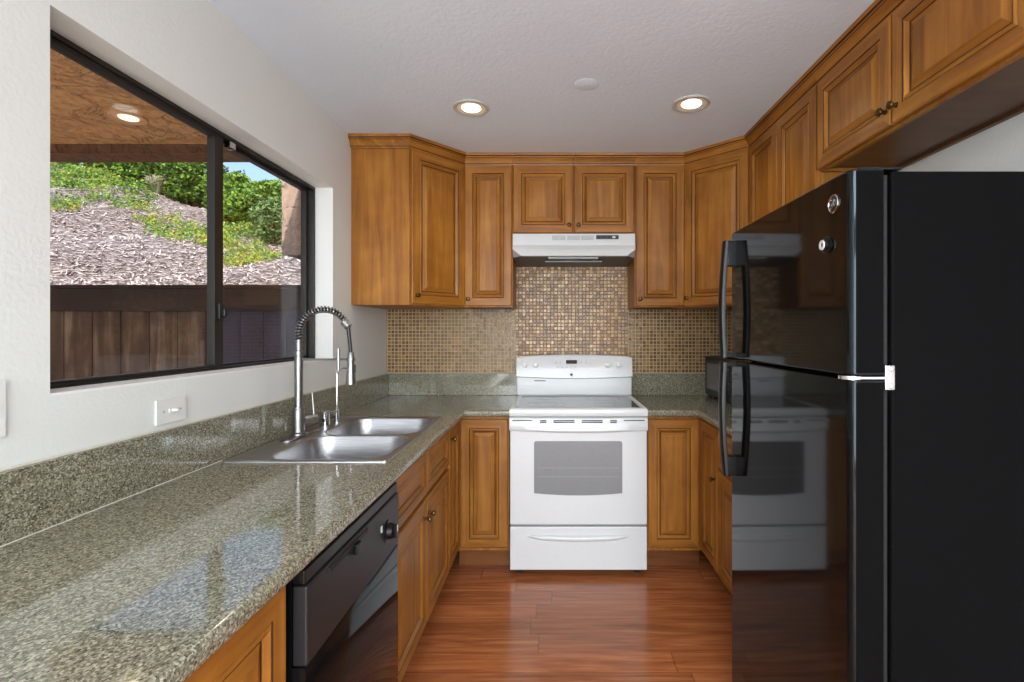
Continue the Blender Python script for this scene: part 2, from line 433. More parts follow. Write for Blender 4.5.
g.box(WXF - 0.037, WXF - 0.009, WY1 - fw - 0.022, WY1 - fw, WZ0 + fw, WZ1 - fw, 'bronze_frame', 0.002)
g.build('sash_frame', win)
G().box(WXF, WXF + 0.004, WY0 + fw, ym - 0.03, WZ0 + fw, WZ1 - fw, 'window_glass').build('pane', win)
G().box(WXF - 0.025, WXF - 0.021, ym + 0.03, WY1 - fw, WZ0 + fw, WZ1 - fw, 'window_glass').build('pane', win)
g = G(); g.box(WXF + 0.012, WXF + 0.024, ym - 0.016, ym + 0.016, 1.40, 1.46, 'black_panel', 0.003)
g.box(WXF + 0.024, WXF + 0.036, ym - 0.005, ym + 0.012, 1.41, 1.44, 'black_panel', 0.003)
g.build('latch', win)
g = G(); g.box(WXF - 0.005, WXF + 0.02, ym + 0.05, ym + 0.085, WZ1 - fw - 0.026, WZ1 - fw, 'chrome', 0.003)
g.build('sash_stop', win)
g = G(); g.box(WXF + 0.022, XL - 0.001, WY0 + 0.001, WY1 - 0.001, WZ0, WZ0 + 0.006, 'sill_paint')
g.build('sill', win)

# ------------------------------------------------------------------ cabinets
def door(root, x0, x1, z0, z1, name='door', y=-0.0005, knob=None, T=0.020):
    w, h = x1 - x0, z1 - z0
    s = min(1.22, min(w, h) * 0.40 / 0.078)
    prof = [(0, 0, 'maple'), (0, -T + 0.004, 'maple'), (0.004, -T, 'maple'), (0.040, -T, 'maple'), (0.0425, -T + 0.003, 'glaze'),
            (0.0442, -T + 0.0005, 'maple'), (0.049, -T - 0.0015, 'maple'), (0.054, -T + 0.003, 'maple'), (0.058, -T + 0.009, 'maple'),
            (0.0615, -T + 0.010, 'glaze'), (0.077, -T + 0.003, 'maple'), (0.079, -T + 0.0012, 'maple')]
    g = G(); mv, mr = g.mi('maple'), g.mi('maple_rail')
    L = []
    for (i, d, m) in prof:
        i *= s
        L.append([g.bm.verts.new((x0 + a, y + d, z0 + b)) for a, b in ((i, i), (w - i, i), (w - i, h - i), (i, h - i))])
    for k in range(len(L) - 1):
        for e in range(4):
            f = g.bm.faces.new((L[k][e], L[k][(e + 1) % 4], L[k + 1][(e + 1) % 4], L[k + 1][e]))
            m = prof[k + 1][2]
            f.material_index = g.mi('glaze') if m == 'glaze' else (mr if e in (0, 2) else mv)
    f = g.bm.faces.new(L[-1]); f.material_index = mv if h > w * 0.7 else mr
    f = g.bm.faces.new(list(reversed(L[0]))); f.material_index = mv
    d = g.build(name, root, ang=18)
    if knob:
        kx, kz = knob
        G().lathe((kx, y - T, kz), (0, -1, 0), [(0.009, 0), (0.009, 0.002), (0.0055, 0.004), (0.005, 0.010), (0.010, 0.016), (0.0135, 0.021), (0.0125, 0.026), (0.007, 0.029), (0.001, 0.030)], 'antique_brass', 20).build('knob', d)
    return d

def base_cab(label, loc, rz, w, depth=0.575, top=0.873, hollow=False):
    r = thing('base_cabinet', label, 'cabinet', loc, rz, None)
    g = G(); e = 0.0006
    if hollow:
        for bx in ((e, w - e, 0, 0.02, 0.112, top), (e, w - e, depth - 0.012, depth, 0.112, top), (e, 0.016, 0.0205, depth - 0.0125, 0.112, top),
                   (w - 0.016, w - e, 0.0205, depth - 0.0125, 0.112, top), (0.0165, w - 0.0165, 0.0205, depth - 0.0125, 0.112, 0.13)): g.box(*bx, 'maple')
    else: g.box(e, w - e, 0, depth, 0.112, top, 'maple', 0.0015, 1)
    g.build('cabinet_box', r)
    G().box(e, w - e, 0.062, depth, 0.001, 0.1115, 'toe_wood').build('toe_kick', r)
    return r

def upper_cab(label, loc, rz, w, z0, z1=2.435, depth=0.308):
    r = thing('wall_cabinet', label, 'cabinet', (loc[0], loc[1], z0), rz)
    e = 0.0006; H = z1 - z0
    g = G()
    g.box(e, w - e, 0, 0.02, 0, H, 'maple', 0.0015, 1)               # face frame
    g.box(e, 0.016, 0.0202, depth, 0, H, 'maple'); g.box(w - 0.016, w - e, 0.0202, depth, 0, H, 'maple')
    g.build('cabinet_box', r)
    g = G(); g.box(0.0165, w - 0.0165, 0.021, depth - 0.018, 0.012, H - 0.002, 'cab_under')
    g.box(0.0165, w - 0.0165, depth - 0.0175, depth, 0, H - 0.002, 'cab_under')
    g.build('bottom_panel', r)
    return r

BT = 0.858
# left run (faces +X): local x -> +Y
c = base_cab('wooden base cabinet nearest the camera under the left granite counter', (-0.55, -0.28, 0), R(90), 1.277)
door(c, 0.02, 0.63, 0.135, BT, knob=(0.60, 0.80)); door(c, 0.645, 1.272, 0.135, BT, knob=(0.675, 0.80))
c = base_cab('wooden sink base cabinet with two false drawer fronts beside the black dishwasher', (-0.55, 1.632, 0), R(90), 0.902, hollow=True)
for a, b, k in ((0.008, 0.446, 0.416), (0.456, 0.894, 0.486)):
    door(c, a, b, 0.135, 0.655, knob=(k, 0.585)); door(c, a, b, 0.676, BT, 'drawer_front')
c = base_cab('narrow wooden corner cabinet between the sink cabinet and the left inner corner', (-0.55, 2.535, 0), R(90), 0.293)
door(c, 0.008, 0.272, 0.135, BT, knob=(0.034, 0.80))
# back run
c = base_cab('single door wooden base cabinet left of the white range', (-0.5485, 2.83, 0), 0, 0.296, 0.60)
door(c, 0.022, 0.288, 0.135, BT)
c = base_cab('single door wooden base cabinet right of the white range', (0.521, 2.83, 0), 0, 0.318, 0.60)
door(c, 0.008, 0.296, 0.135, BT)
# right run (faces -X): local x -> -Y
c = base_cab('narrow wooden base cabinet with a tall door at the right inner corner', (0.84, 2.829, 0), R(-90), 0.317)
door(c, 0.026, 0.311, 0.135, BT, knob=(0.283, 0.60))
c = base_cab('wooden drawer base cabinet half hidden behind the black refrigerator', (0.84, 2.511, 0), R(-90), 0.66)
door(c, 0.008, 0.325, 0.135, 0.655, knob=(0.295, 0.585)); door(c, 0.335, 0.652, 0.135, 0.655, knob=(0.365, 0.585))
door(c, 0.008, 0.325, 0.676, BT, 'drawer_front', knob=(0.166, 0.767)); door(c, 0.335, 0.652, 0.676, BT, 'drawer_front', knob=(0.49, 0.767))

# wall cabinets
YU, UX = 3.13, 1.115
ZU = 1.503; DT = 2.386
A0, A1 = (-0.822, 2.832), (-0.562, YU)
B0, B1 = (0.817, YU), (UX, 2.832)

# crown moulding: one mitred run, a piece for each cabinet
CP = [(XL + 0.001, 2.832), A0, A1, (-0.258, YU), (0.118, YU), (0.504, YU), B0, B1, (UX, 2.09), (UX, 1.124)]
PROF = [(0.0006, 2.3880), (0.010, 2.3880), (0.012, 2.3960), (0.016, 2.3990), (0.018, 2.4050), (0.026, 2.4190), (0.034, 2.4290), (0.037, 2.4310), (0.038, 2.4365), (0.044, 2.4405), (0.046, 2.4560), (0.0006, 2.4560)]
PM = ['maple_rail', 'maple_rail', 'glaze', 'maple_rail', 'maple_rail', 'maple_rail', 'glaze', 'maple_rail', 'glaze', 'maple_rail', 'maple_rail']
def crown_pt(i, o):
    p = Vector(CP[i])
    def nrm(a, b):
        d = (Vector(b) - Vector(a)).normalized(); return Vector((d.y, -d.x))
    if i == 0: n = nrm(CP[0], CP[1]); return p + n * o
    if i == len(CP) - 1: n = nrm(CP[-2], CP[-1]); return p + n * o
    a, b = nrm(CP[i - 1], CP[i]), nrm(CP[i], CP[i + 1])
    m = (a + b).normalized(); return p + m * (o / max(0.2, m.dot(a)))
def crown(root, i, j, gap0=0.0003, gap1=0.0003):
    inv = (Matrix.Translation(root.location) @ Matrix.Rotation(root.rotation_euler.z, 4, 'Z')).inverted()
    for k in range(i, j):
        d = (Vector(CP[k + 1]) - Vector(CP[k])).normalized()
        lps = []
        a = [crown_pt(k, o) + d * gap0 for o, z in PROF]; b = [crown_pt(k + 1, o) - d * gap1 for o, z in PROF]
        g = G()
        la = [inv @ Vector((p.x, p.y, z)) for p, (o, z) in zip(a, PROF)]
        lb = [inv @ Vector((p.x, p.y, z)) for p, (o, z) in zip(b, PROF)]
        VA = [g.bm.verts.new(p) for p in la]; VB = [g.bm.verts.new(p) for p in lb]
        n = len(PROF)
        for q in range(n):
            f = g.bm.faces.new((VA[q], VB[q], VB[(q + 1) % n], VA[(q + 1) % n])); f.material_index = g.mi(PM[q] if q < len(PM) else 'maple_rail')
        g.bm.faces.new(VA); g.bm.faces.new(list(reversed(VB)))
        g.build('crown_moulding', root, ang=30)

def diag_cab(label, poly, p0, p1, knobside):
    """corner cabinet: five-sided box, door on the diagonal"""
    a = math.atan2(p1[1] - p0[1], p1[0] - p0[0])
    r = thing('corner_wall_cabinet', label, 'cabinet', (p0[0], p0[1], ZU), a)
    inv = Matrix.Rotation(-a, 2)
    pl = [inv @ (Vector(q) - Vector(p0)) for q in poly]
    G().prism([tuple(q) for q in pl], 0.0, 2.435 - ZU, 'maple').build('cabinet_box', r, bev=0.0012, seg=1)
    wd = (Vector(p1) - Vector(p0)).length
    kx = 0.035 if knobside == 'l' else wd - 0.035
    door(r, 0.008, wd - 0.008, 0.008, DT - ZU, knob=(kx, 0.055))
    return r
e = 0.0008
c = diag_cab('wooden diagonal corner cabinet hung beside the window, its plain side panel facing the room',
             [(XL + e, A0[1]), A0, (A1[0] - e, A1[1]), (A1[0] - e, YB - e), (XL + e, YB - e)], A0, A1, 'l')
crown(c, 0, 2)
c = upper_cab('tall single door wooden wall cabinet left of the range hood', (-0.562, YU), 0, 0.304, ZU)
door(c, 0.006, 0.298, 0.008, DT - ZU, knob=(0.030, 0.05)); crown(c, 2, 3)
c = upper_cab('short two door wooden wall cabinet above the range hood', (-0.258, YU), 0, 0.762, 1.958)
H = DT - 1.958
door(c, 0.006, 0.377, 0.008, H, knob=(0.352, 0.055)); door(c, 0.385, 0.756, 0.008, H, knob=(0.410, 0.055)); crown(c, 3, 5, 0.001, 0.001)
c = upper_cab('tall single door wooden wall cabinet right of the range hood', (0.504, YU), 0, 0.313, ZU)
door(c, 0.006, 0.307, 0.008, DT - ZU, knob=(0.030, 0.05)); crown(c, 5, 6)
c = diag_cab('wooden diagonal corner cabinet hung in the right rear corner above the microwave',
             [B0, (B1[0], B1[1]), (XR - e, B1[1]), (XR - e, YB - e), (B0[0] + e, YB - e), (B0[0] + e, B0[1])][0:1] + [B1, (XR - e, B1[1]), (XR - e, YB - e), (B0[0] + e, YB - e)], B0, B1, 'l')
crown(c, 6, 7)
c = upper_cab('tall two door wooden wall cabinet on the right wall behind the refrigerator', (UX, 2.831), R(-90), 0.741, ZU)
door(c, 0.014, 0.368, 0.008, DT - ZU, knob=(0.342, 0.05)); door(c, 0.374, 0.735, 0.008, DT - ZU, knob=(0.40, 0.05)); crown(c, 7, 8)
c = upper_cab('short two door wooden wall cabinet over the black refrigerator', (UX, 2.089), R(-90), 0.965, 2.018)
H = DT - 2.018
door(c, 0.006, 0.459, 0.008, H, knob=(0.437, 0.06)); door(c, 0.466, 0.959, 0.008, H, knob=(0.490, 0.06)); crown(c, 8, 9)

# ------------------------------------------------------------------ countertops
CT, CTH = 0.914, 0.040
def slab(root, xs, ys, inc, front):
    g = G(); mi = g.mi('granite')
    for i in range(len(xs) - 1):
        for j in range(len(ys) - 1):
            if not inc(i, j): continue
            for z in (CT, CT - CTH):
                g.face([(xs[i], ys[j], z), (xs[i + 1], ys[j], z), (xs[i + 1], ys[j + 1], z), (xs[i], ys[j + 1], z)], 'granite')
            for (di, dj, p, q) in ((-1, 0, (xs[i], ys[j]), (xs[i], ys[j + 1])), (1, 0, (xs[i + 1], ys[j]), (xs[i + 1], ys[j + 1])),
                                   (0, -1, (xs[i], ys[j]), (xs[i + 1], ys[j])), (0, 1, (xs[i], ys[j + 1]), (xs[i + 1], ys[j + 1]))):
                ii, jj = i + di, j + dj
                if 0 <= ii < len(xs) - 1 and 0 <= jj < len(ys) - 1 and inc(ii, jj): continue
                g.face([p + (CT,), q + (CT,), q + (CT - CTH,), p + (CT - CTH,)], 'granite')
    bmesh.ops.remove_doubles(g.bm, verts=g.bm.verts, dist=1e-5)
    bmesh.ops.recalc_face_normals(g.bm, faces=g.bm.faces)
    es = [ed for ed in g.bm.edges if front(ed.verts[0].co) and front(ed.verts[1].co) and abs(ed.verts[0].co.z - ed.verts[1].co.z) < 1e-6
          and len(ed.link_faces) == 2 and ed.calc_face_angle(0) > 1.0]
    bmesh.ops.bevel(g.bm, geom=es, offset=0.0165, segments=5, affect='EDGES', profile=0.5)
    g.wn = True
    return g.build('worktop', root, ang=50)

SX0, SX1, SY0, SY1 = -1.105, -0.562, 1.672, 2.530      # sink rim
FE = -0.497
ctl = thing('countertop', 'speckled green grey granite countertop under the window holding the sink', 'countertop', (0, 0, 0))
slab(ctl, [XL + 0.0005, SX0 + 0.02, SX1 - 0.02, FE, -0.2505], [-0.30, SY0 + 0.02, SY1 - 0.02, 2.785, YB - 0.0005],
     lambda i, j: (i < 3 or j == 3) and not (i == 1 and j == 1),
     lambda p: (abs(p.x - FE) < 1e-4 and p.y < 2.7851) or (abs(p.y - 2.785) < 1e-4 and p.x > FE - 1e-4))
g = G(); g.box(XL + 0.0005, XL + 0.020, -0.30, YB - 0.0005, CT + 0.0003, 1.064, 'granite', 0.002)
g.build('backsplash', ctl)
g = G(); g.box(XL + 0.0205, -0.2505, YB - 0.020, YB - 0.0005, CT + 0.0003, 1.064, 'granite', 0.002); g.build('backsplash', ctl)
g = G(); g.tube([(XL + 0.0046, -0.3, 1.0655), (XL + 0.0046, YB - 0.022, 1.0655)], 0.0035, 'caulk', 8); g.tube([(XL + 0.0215, -0.3, CT + 0.0012), (XL + 0.0215, 1.7, CT + 0.0012)], 0.0014, 'caulk', 8)
g.build('caulk_line', ctl)
FR = 0.796
ctr = thing('countertop', 'speckled green grey granite countertop right of the range under the microwave', 'countertop', (0, 0, 0))
slab(ctr, [0.5205, FR, XR - 0.0005], [1.85, 2.785, YB - 0.0005], lambda i, j: i == 1 or j == 1,
     lambda p: (abs(p.x - FR) < 1e-4 and p.y < 2.7851) or (abs(p.y - 2.785) < 1e-4 and p.x < FR + 1e-4))
g = G(); g.box(0.5205, XR - 0.0205, YB - 0.020, YB - 0.0005, CT + 0.0003, 1.064, 'granite', 0.002); g.build('backsplash', ctr)
g = G(); g.box(XR - 0.020, XR - 0.0005, 1.85, YB - 0.0005, CT + 0.0003, 1.064, 'granite', 0.002); g.build('backsplash', ctr)

# ------------------------------------------------------------------ sink
snk = thing('kitchen_sink', 'stainless steel double bowl sink set into the granite under the window', 'sink', (0, 0, CT + 0.0006))
yd = 2.098
g = G()
xc, hx = (SX0 + SX1) / 2, (SX1 - SX0) / 2
bowls = []
for (ya, yb) in ((SY0, yd), (yd, SY1)):
    yc, hy = (ya + yb) / 2, (yb - ya) / 2
    bx0, bx1 = -0.998, -0.588
    by0, by1 = (ya + 0.030, yb - 0.014) if ya == SY0 else (ya + 0.014, yb - 0.030)
    bc = ((bx0 + bx1) / 2, (by0 + by1) / 2, (bx1 - bx0) / 2, (by1 - by0) / 2)
    bowls.append(bc)
    g.loops([rrect(xc, yc, hx, hy, 0.0012, 0.005), rrect(bc[0], bc[1], bc[2] + 0.004, bc[3] + 0.004, 0.09, 0.005), rrect(bc[0], bc[1], bc[2] - 0.001, bc[3] - 0.001, 0.088, 0.002)], 'steel')
yc2, hy2 = (SY0 + SY1) / 2, (SY1 - SY0) / 2
g.loops([rrect(xc, yc2, hx + 0.004, hy2 + 0.004, 0.012, 0.0), rrect(xc, yc2, hx + 0.003, hy2 + 0.003, 0.010, 0.004), rrect(xc, yc2, hx - 0.003, hy2 - 0.003, 0.008, 0.0075), rrect(xc, yc2, hx - 0.009, hy2 - 0.009, 0.006, 0.0052)], 'steel')
g.build('deck', snk, ang=25)
for bc in bowls:
    g = G(); L = []
    for (i, z, r) in ((0.0015, 0.002, 0.088), (0.004, -0.004, 0.086), (0.010, -0.08, 0.084), (0.016, -0.150, 0.080), (0.026, -0.172, 0.075), (0.050, -0.184, 0.06), (0.12, -0.187, 0.04)):
        L.append(rrect(bc[0], bc[1], bc[2] - i, bc[3] - i, r, z))
    g.loops(L, 'steel', False, True); b = g.build('basin', snk, ang=60)
    G().lathe((bc[0] - 0.03, bc[1], -0.1868), (0, 0, 1), [(0.055, 0), (0.055, 0.003), (0.045, 0.004), (0.040, -0.002 + 0.003), (0.012, 0.001), (0.010, 0.006), (0.001, 0.007)], 'chrome', 28).build('drain', b)

# ------------------------------------------------------------------ faucet
FZ = CT + 0.0062
fx, fy = -1.062, 2.08
fc = thing('pull_down_faucet', 'tall brushed nickel spring neck faucet with a hanging spray head', 'faucet', (fx, fy, FZ))
g = G(); lp = lambda i, z: [(p[0], p[1], z) for p in rrect(0.006, 0.0, 0.030 - i, 0.125 - i, 0.028 - i, 0)]
g.loops([lp(0, 0), lp(0, 0.004), lp(0.003, 0.006)], 'nickel', True, True); g.build('deck_plate', fc)
g = G(); g.lathe((0, 0, 0.006), (0, 0, 1), [(0.032, 0), (0.032, 0.006), (0.024, 0.010), (0.0235, 0.105), (0.0255, 0.107), (0.0255, 0.112), (0.0165, 0.113), (0.0165, 0.325), (0.0185, 0.327), (0.0185, 0.345), (0.0125, 0.348), (0.0125, 0.385), (0.0145, 0.387), (0.0145, 0.392)], 'nickel', 28); g.build('body', fc)
z0 = 1.34 - FZ; rad = 0.105
path = [(0, 0, 0.39 + (z0 - 0.39) * k / 6) for k in range(6)]
for k in range(37):
    a = R(180 - 155 * k / 36); path.append((rad + rad * math.cos(a), 0, z0 + rad * math.sin(a)))
G().tube(path, 0.0085, 'black_rubber', 12).build('hose', fc)
dens = []
for i in range(len(path) - 1):
    a, b = Vector(path[i]), Vector(path[i + 1]); dens += [a.lerp(b, t / 10) for t in range(10)]
tot = sum((dens[i + 1] - dens[i]).length for i in range(len(dens) - 1)); acc = 0; coil = []
turns = 24
for i in range(len(dens) - 1):
    t = (dens[i + 1] - dens[i]).normalized(); nv = Vector((0, 1, 0)); bv = t.cross(nv)
    a = 2 * PI * turns * acc / tot
    coil.append(dens[i] + (nv * math.cos(a) + bv * math.sin(a)) * 0.0125)
    acc += (dens[i + 1] - dens[i]).length
G().tube(coil, 0.0026, 'nickel', 6).build('spring', fc)
pe = Vector(path[-1]); pt = Vector((0.217, 0, 1.255 - FZ))
g = G(); g.tube([pe + Vector((-0.012, 0, 0.010)), pe + Vector((0.008, 0, -0.012))], 0.0165, 'nickel', 16)
g.build('spring_collar', fc)
g = G(); g.tube([pe + Vector((0.006, 0, -0.010)), pe.lerp(pt, 0.3) + Vector((0.003, 0, 0)), pe.lerp(pt, 0.7) + Vector((0.002, 0, 0)), pt], 0.0075, 'black_panel', 10)
g.build('hose_end', fc)
g = G(); g.lathe(pt + Vector((0, 0, 0.012)), (0, 0, -1), [(0.010, 0), (0.0125, 0.004), (0.013, 0.035), (0.0155, 0.06), (0.021, 0.125), (0.021, 0.134), (0.017, 0.136)], 'nickel', 24); sh = g.build('spray_head', fc)
g = G(); g.box(pt.x + 0.014, pt.x + 0.019, -0.005, 0.005, pt.z - 0.075, pt.z - 0.04, 'black_panel', 0.002); g.build('spray_button', sh)
zb = 1.237 - FZ
g = G(); g.tube([(0.014, 0, zb), (pt.x - 0.010, 0, zb)], 0.0042, 'nickel', 10)
g.lathe((pt.x, 0, zb - 0.007), (0, 0, 1), [(0.0145, 0), (0.0175, 0), (0.0175, 0.014), (0.0145, 0.014)], 'nickel', 24, cap=False)
g.tube([(pt.x - 0.052, 0, zb - 0.042), (pt.x - 0.052, 0, zb + 0.045)], 0.0055, 'nickel', 10)
g.build('holder_arm', fc)
dv = Vector((0.62, 0.78, 0)).normalized()
g = G(); g.lathe(Vector((0, 0, 0.062)) + dv * 0.018, dv, [(0.017, 0), (0.017, 0.03), (0.0185, 0.031), (0.0185, 0.056), (0.012, 0.060)], 'nickel', 20)
hb = g.build('valve_body', fc)
hp = Vector((0, 0, 0.075)) + dv * 0.064
g = G(); g.tube([hp, hp + Vector((-0.004, 0, 0.05)), hp + Vector((-0.008, 0, 0.098))], [0.0045, 0.0036, 0.003], 'nickel', 10); g.build('lever', hb)

ag = thing('air_gap', 'short chrome air gap cap on the sink deck between the two faucets', 'sink fitting', (-1.045, 2.285, FZ - 0.0006))
g = G(); g.lathe((0, 0, 0), (0, 0, 1), [(0.026, 0), (0.026, 0.004), (0.0205, 0.006), (0.0205, 0.058), (0.0225, 0.060), (0.0225, 0.070), (0.018, 0.074), (0.001, 0.075)], 'chrome', 24); g.build('cap', ag)
G().box(-0.008, 0.008, -0.0232, -0.020, 0.022, 0.036, 'black_rubber', 0.001).build('outlet_slot', ag)
ff = thing('filter_faucet', 'slim chrome gooseneck water filter tap at the far end of the sink deck', 'faucet', (-1.04, 2.395, FZ - 0.0006))
g = G(); g.lathe((0, 0, 0), (0, 0, 1), [(0.019, 0), (0.019, 0.004), (0.011, 0.007), (0.011, 0.062), (0.0075, 0.066), (0.005, 0.07)], 'chrome', 20); g.build('base', ff)
pp = [(0, 0, 0.068), (0, 0, 0.13), (0, 0, 0.205)] + [(0.034 - 0.034 * math.cos(R(a)), 0, 0.205 + 0.034 * math.sin(R(a)) + 0.02) for a in range(0, 181, 15)] + [(0.068, 0, 0.20)]
G().tube(pp, 0.0046, 'chrome', 10).build('spout', ff)
g = G(); g.tube([(-0.0, -0.008, 0.05), (-0.004, -0.035, 0.052)], 0.0065, 'chrome', 10); g.tube([(-0.004, -0.033, 0.052), (-0.004, -0.064, 0.058)], 0.0038, 'chrome', 10); g.build('handle', ff)

# ------------------------------------------------------------------ dishwasher
dw = thing('dishwasher', 'black built in dishwasher under the left counter', 'dishwasher', (-0.532, 1.012, 0), R(90))
W = 0.606
g = G(); g.box(0.004, W - 0.004, 0.001, 0.56, 0.10, 0.868, 'black_side'); g.build('tub_cabinet', dw)
# glossy lower door, slightly crowned
g = G(); lp = []
for z in (0.125, 0.131, 0.40, 0.664, 0.670):
    row = []
    for k in range(13):
        x = 0.003 + (W - 0.006) * k / 12; u = (k / 6 - 1)
        ed = 0.004 if z in (0.125, 0.670) else 0.0
        row.append((x, -0.028 + ed - 0.004 * (1 - u * u), z))
    lp.append(row)
g.loops(lp, 'black_gloss', closed=False)
g.loops([[(p[0], p[1], p[2]) for p in lp[0]], [(p[0], 0.0, p[2]) for p in lp[0]]], 'black_gloss', closed=False)
g.loops([[(p[0], p[1], p[2]) for p in lp[-1]], [(p[0], 0.0, p[2]) for p in lp[-1]]], 'black_gloss', closed=False)
g.loops([[r_[0] for r_ in lp], [(r_[0][0], 0.0, r_[0][2]) for r_ in lp]], 'black_gloss', closed=False)
g.loops([[r_[-1] for r_ in lp], [(r_[-1][0], 0.0, r_[-1][2]) for r_ in lp]], 'black_gloss', closed=False)
bmesh.ops.remove_doubles(g.bm, verts=g.bm.verts, dist=1e-5)
g.build('door_panel', dw)
g = G(); g.box(0.003, W - 0.003, -0.031, 0.0, 0.672, 0.836, 'black_panel', 0.005, 3); cp = g.build('control_panel', dw)
g = G(); g.box(0.003, W - 0.003, -0.026, 0.0, 0.838, 0.868, 'black_plastic', 0.004); g.build('top_trim', dw)
g = G(); g.box(0.10, 0.33, -0.0335, -0.0305, 0.815, 0.828, 'dark_gap', 0.001); g.build('vent_slot', cp)
g = G(); g.box(0.235, 0.262, -0.043, -0.0305, 0.795, 0.822, 'black_plastic', 0.003); g.build('latch', cp)
g = G(); g.lathe((0.495, -0.0308, 0.752), (0, -1, 0), [(0.034, 0), (0.034, 0.003), (0.024, 0.004), (0.022, 0.018), (0.019, 0.020)], 'black_plastic', 28)
kn = g.build('dial', cp)
g = G(); g.box(0.489, 0.501, -0.060, -0.0505, 0.732, 0.772, 'black_plastic', 0.002); g.box(0.4935, 0.4965, -0.0612, -0.0598, 0.752, 0.771, 'pale_print'); g.build('dial_grip', kn)
g = G()
g.box(0.432, 0.444, -0.0345, -0.0305, 0.770, 0.790, 'grey_button', 0.002)
g.build('button', cp)
g = G(); g.box(0.006, W - 0.006, 0.045, 0.06, 0.003, 0.098, 'black_side', 0.002); g.build('toe_panel', dw)

# ------------------------------------------------------------------ range
RX0, RW = -0.246, 0.762
rg = thing('electric_range', 'white freestanding electric range with black glass cooktop between the base cabinets', 'stove', (RX0, 2.75, 0))
g = G(); g.box(0.004, RW - 0.004, 0.040, 0.660, 0.035, 0.885, 'white_enamel', 0.003); g.build('body', rg)
g = G()
for (x, y) in ((0.05, 0.07), (RW - 0.05, 0.07), (0.05, 0.60), (RW - 0.05, 0.60)): G().lathe((x, y, 0.0005), (0, 0, 1), [(0.018, 0), (0.018, 0.01), (0.010, 0.012), (0.010, 0.036)], 'dark_gap', 14).build('foot', rg)
# cooktop: white frame around dark glass
g = G(); lps = []
def rc(x0, x1, y0, y1, z): return [(x0, y0, z), (x1, y0, z), (x1, y1, z), (x0, y1, z)]
lps = [rc(0.0, RW, 0.004, 0.655, 0.884), rc(0.0, RW, 0.0, 0.655, 0.890), rc(0.0, RW, 0.0, 0.655, 0.919), rc(0.004, RW - 0.004, 0.006, 0.652, 0.927), rc(0.030, RW - 0.030, 0.034, 0.558, 0.929), rc(0.034, RW - 0.034, 0.038, 0.555, 0.9255)]
g.loops(lps, 'white_enamel', True, False); ck = g.build('cooktop_frame', rg, ang=50)
g = G(); g.box(0.033, RW - 0.033, 0.037, 0.556, 0.920, 0.926, 'cooktop_glass'); gl = g.build('cooktop_glass', rg)
for (x, y, r_) in ((0.20, 0.17, 0.115), (0.56, 0.17, 0.085), (0.20, 0.43, 0.080), (0.56, 0.43, 0.11)):
    g = G()
    for rr in (r_, r_ * 0.62):
        g.lathe((x, y, 0.9261), (0, 0, 1), [(rr, 0), (rr, 0.0003), (rr - 0.0035, 0.0003), (rr - 0.0035, 0)], 'burner_print', 48, cap=False)
    g.build('burner_ring', gl)
# backguard
g = G(); g.box(0.0, RW, 0.565, 0.672, 0.930, 1.05, 'white_enamel', 0.006, 3); bgd = g.build('backguard', rg)
g = G(); NX = 24; front = []; back = []
top = lambda u: 1.187 + 0.012 * (1 - u * u) if abs(u) < 0.99 else 1.180
rows = []
for k in range(NX + 1):
    u = 2 * k / NX - 1; x = RW / 2 + u * (RW / 2 + 0.002)
    zb_ = 1.046 - 0.012 * (1 - u * u) ; zt = top(u)
    rows.append([(x, 0.560, zb_ + 0.004), (x, 0.548, zb_ + 0.010), (x, 0.552, zb_ + 0.05), (x, 0.562, zt - 0.012), (x, 0.572, zt - 0.002), (x, 0.585, zt), (x, 0.672, zt - 0.004), (x, 0.672, zb_ + 0.004)])
g.loops(rows, 'white_enamel', True, True); cpn = g.build('control_panel', bgd, ang=40)
def cx_(px): return (px - 554) / 151 - RX0
for px in (524.6, 535.6, 607.7, 618.4):
    g = G(); x = cx_(px)
    g.lathe((x, 0.556, 1.132), (0, -1, 0.12), [(0.021, 0), (0.021, 0.003), (0.017, 0.005), (0.0155, 0.022), (0.012, 0.024)], 'white_plastic', 24)
    g.box(x - 0.004, x + 0.004, 0.522, 0.536, 1.116, 1.154, 'white_plastic', 0.002)
    g.build('knob', rg)
g = G(); x0, x1 = cx_(565.9), cx_(576.9); g.box(x0, x1, 0.550, 0.558, 1.139, 1.163, 'display', 0.001); g.build('clock_display', rg)
for px in (556, 560, 581, 585.5): G().box(cx_(px) - 0.006, cx_(px) + 0.006, 0.5515, 0.5575, 1.142, 1.154, 'pale_print', 0.001).build('touch_button', rg)
for px in (557.5, 562, 566.5, 571, 575.5): G().box(cx_(px) - 0.008, cx_(px) + 0.008, 0.5505, 0.5565, 1.110, 1.122, 'pale_print', 0.001).build('touch_button', rg)
g = G(); x = cx_(571.3); g.box(x - 0.011, x + 0.011, 0.546, 0.552, 1.056, 1.078, 'grey_button', 0.001); g.box(x - 0.006, x + 0.006, 0.5452, 0.5465, 1.061, 1.073, 'dark_gap'); g.build('emblem', rg)
g = G(); g.box(0.115, 0.19, 0.5635, 0.5665, 1.022, 1.0275, 'dark_gap'); g.build('vent_slot', bgd)
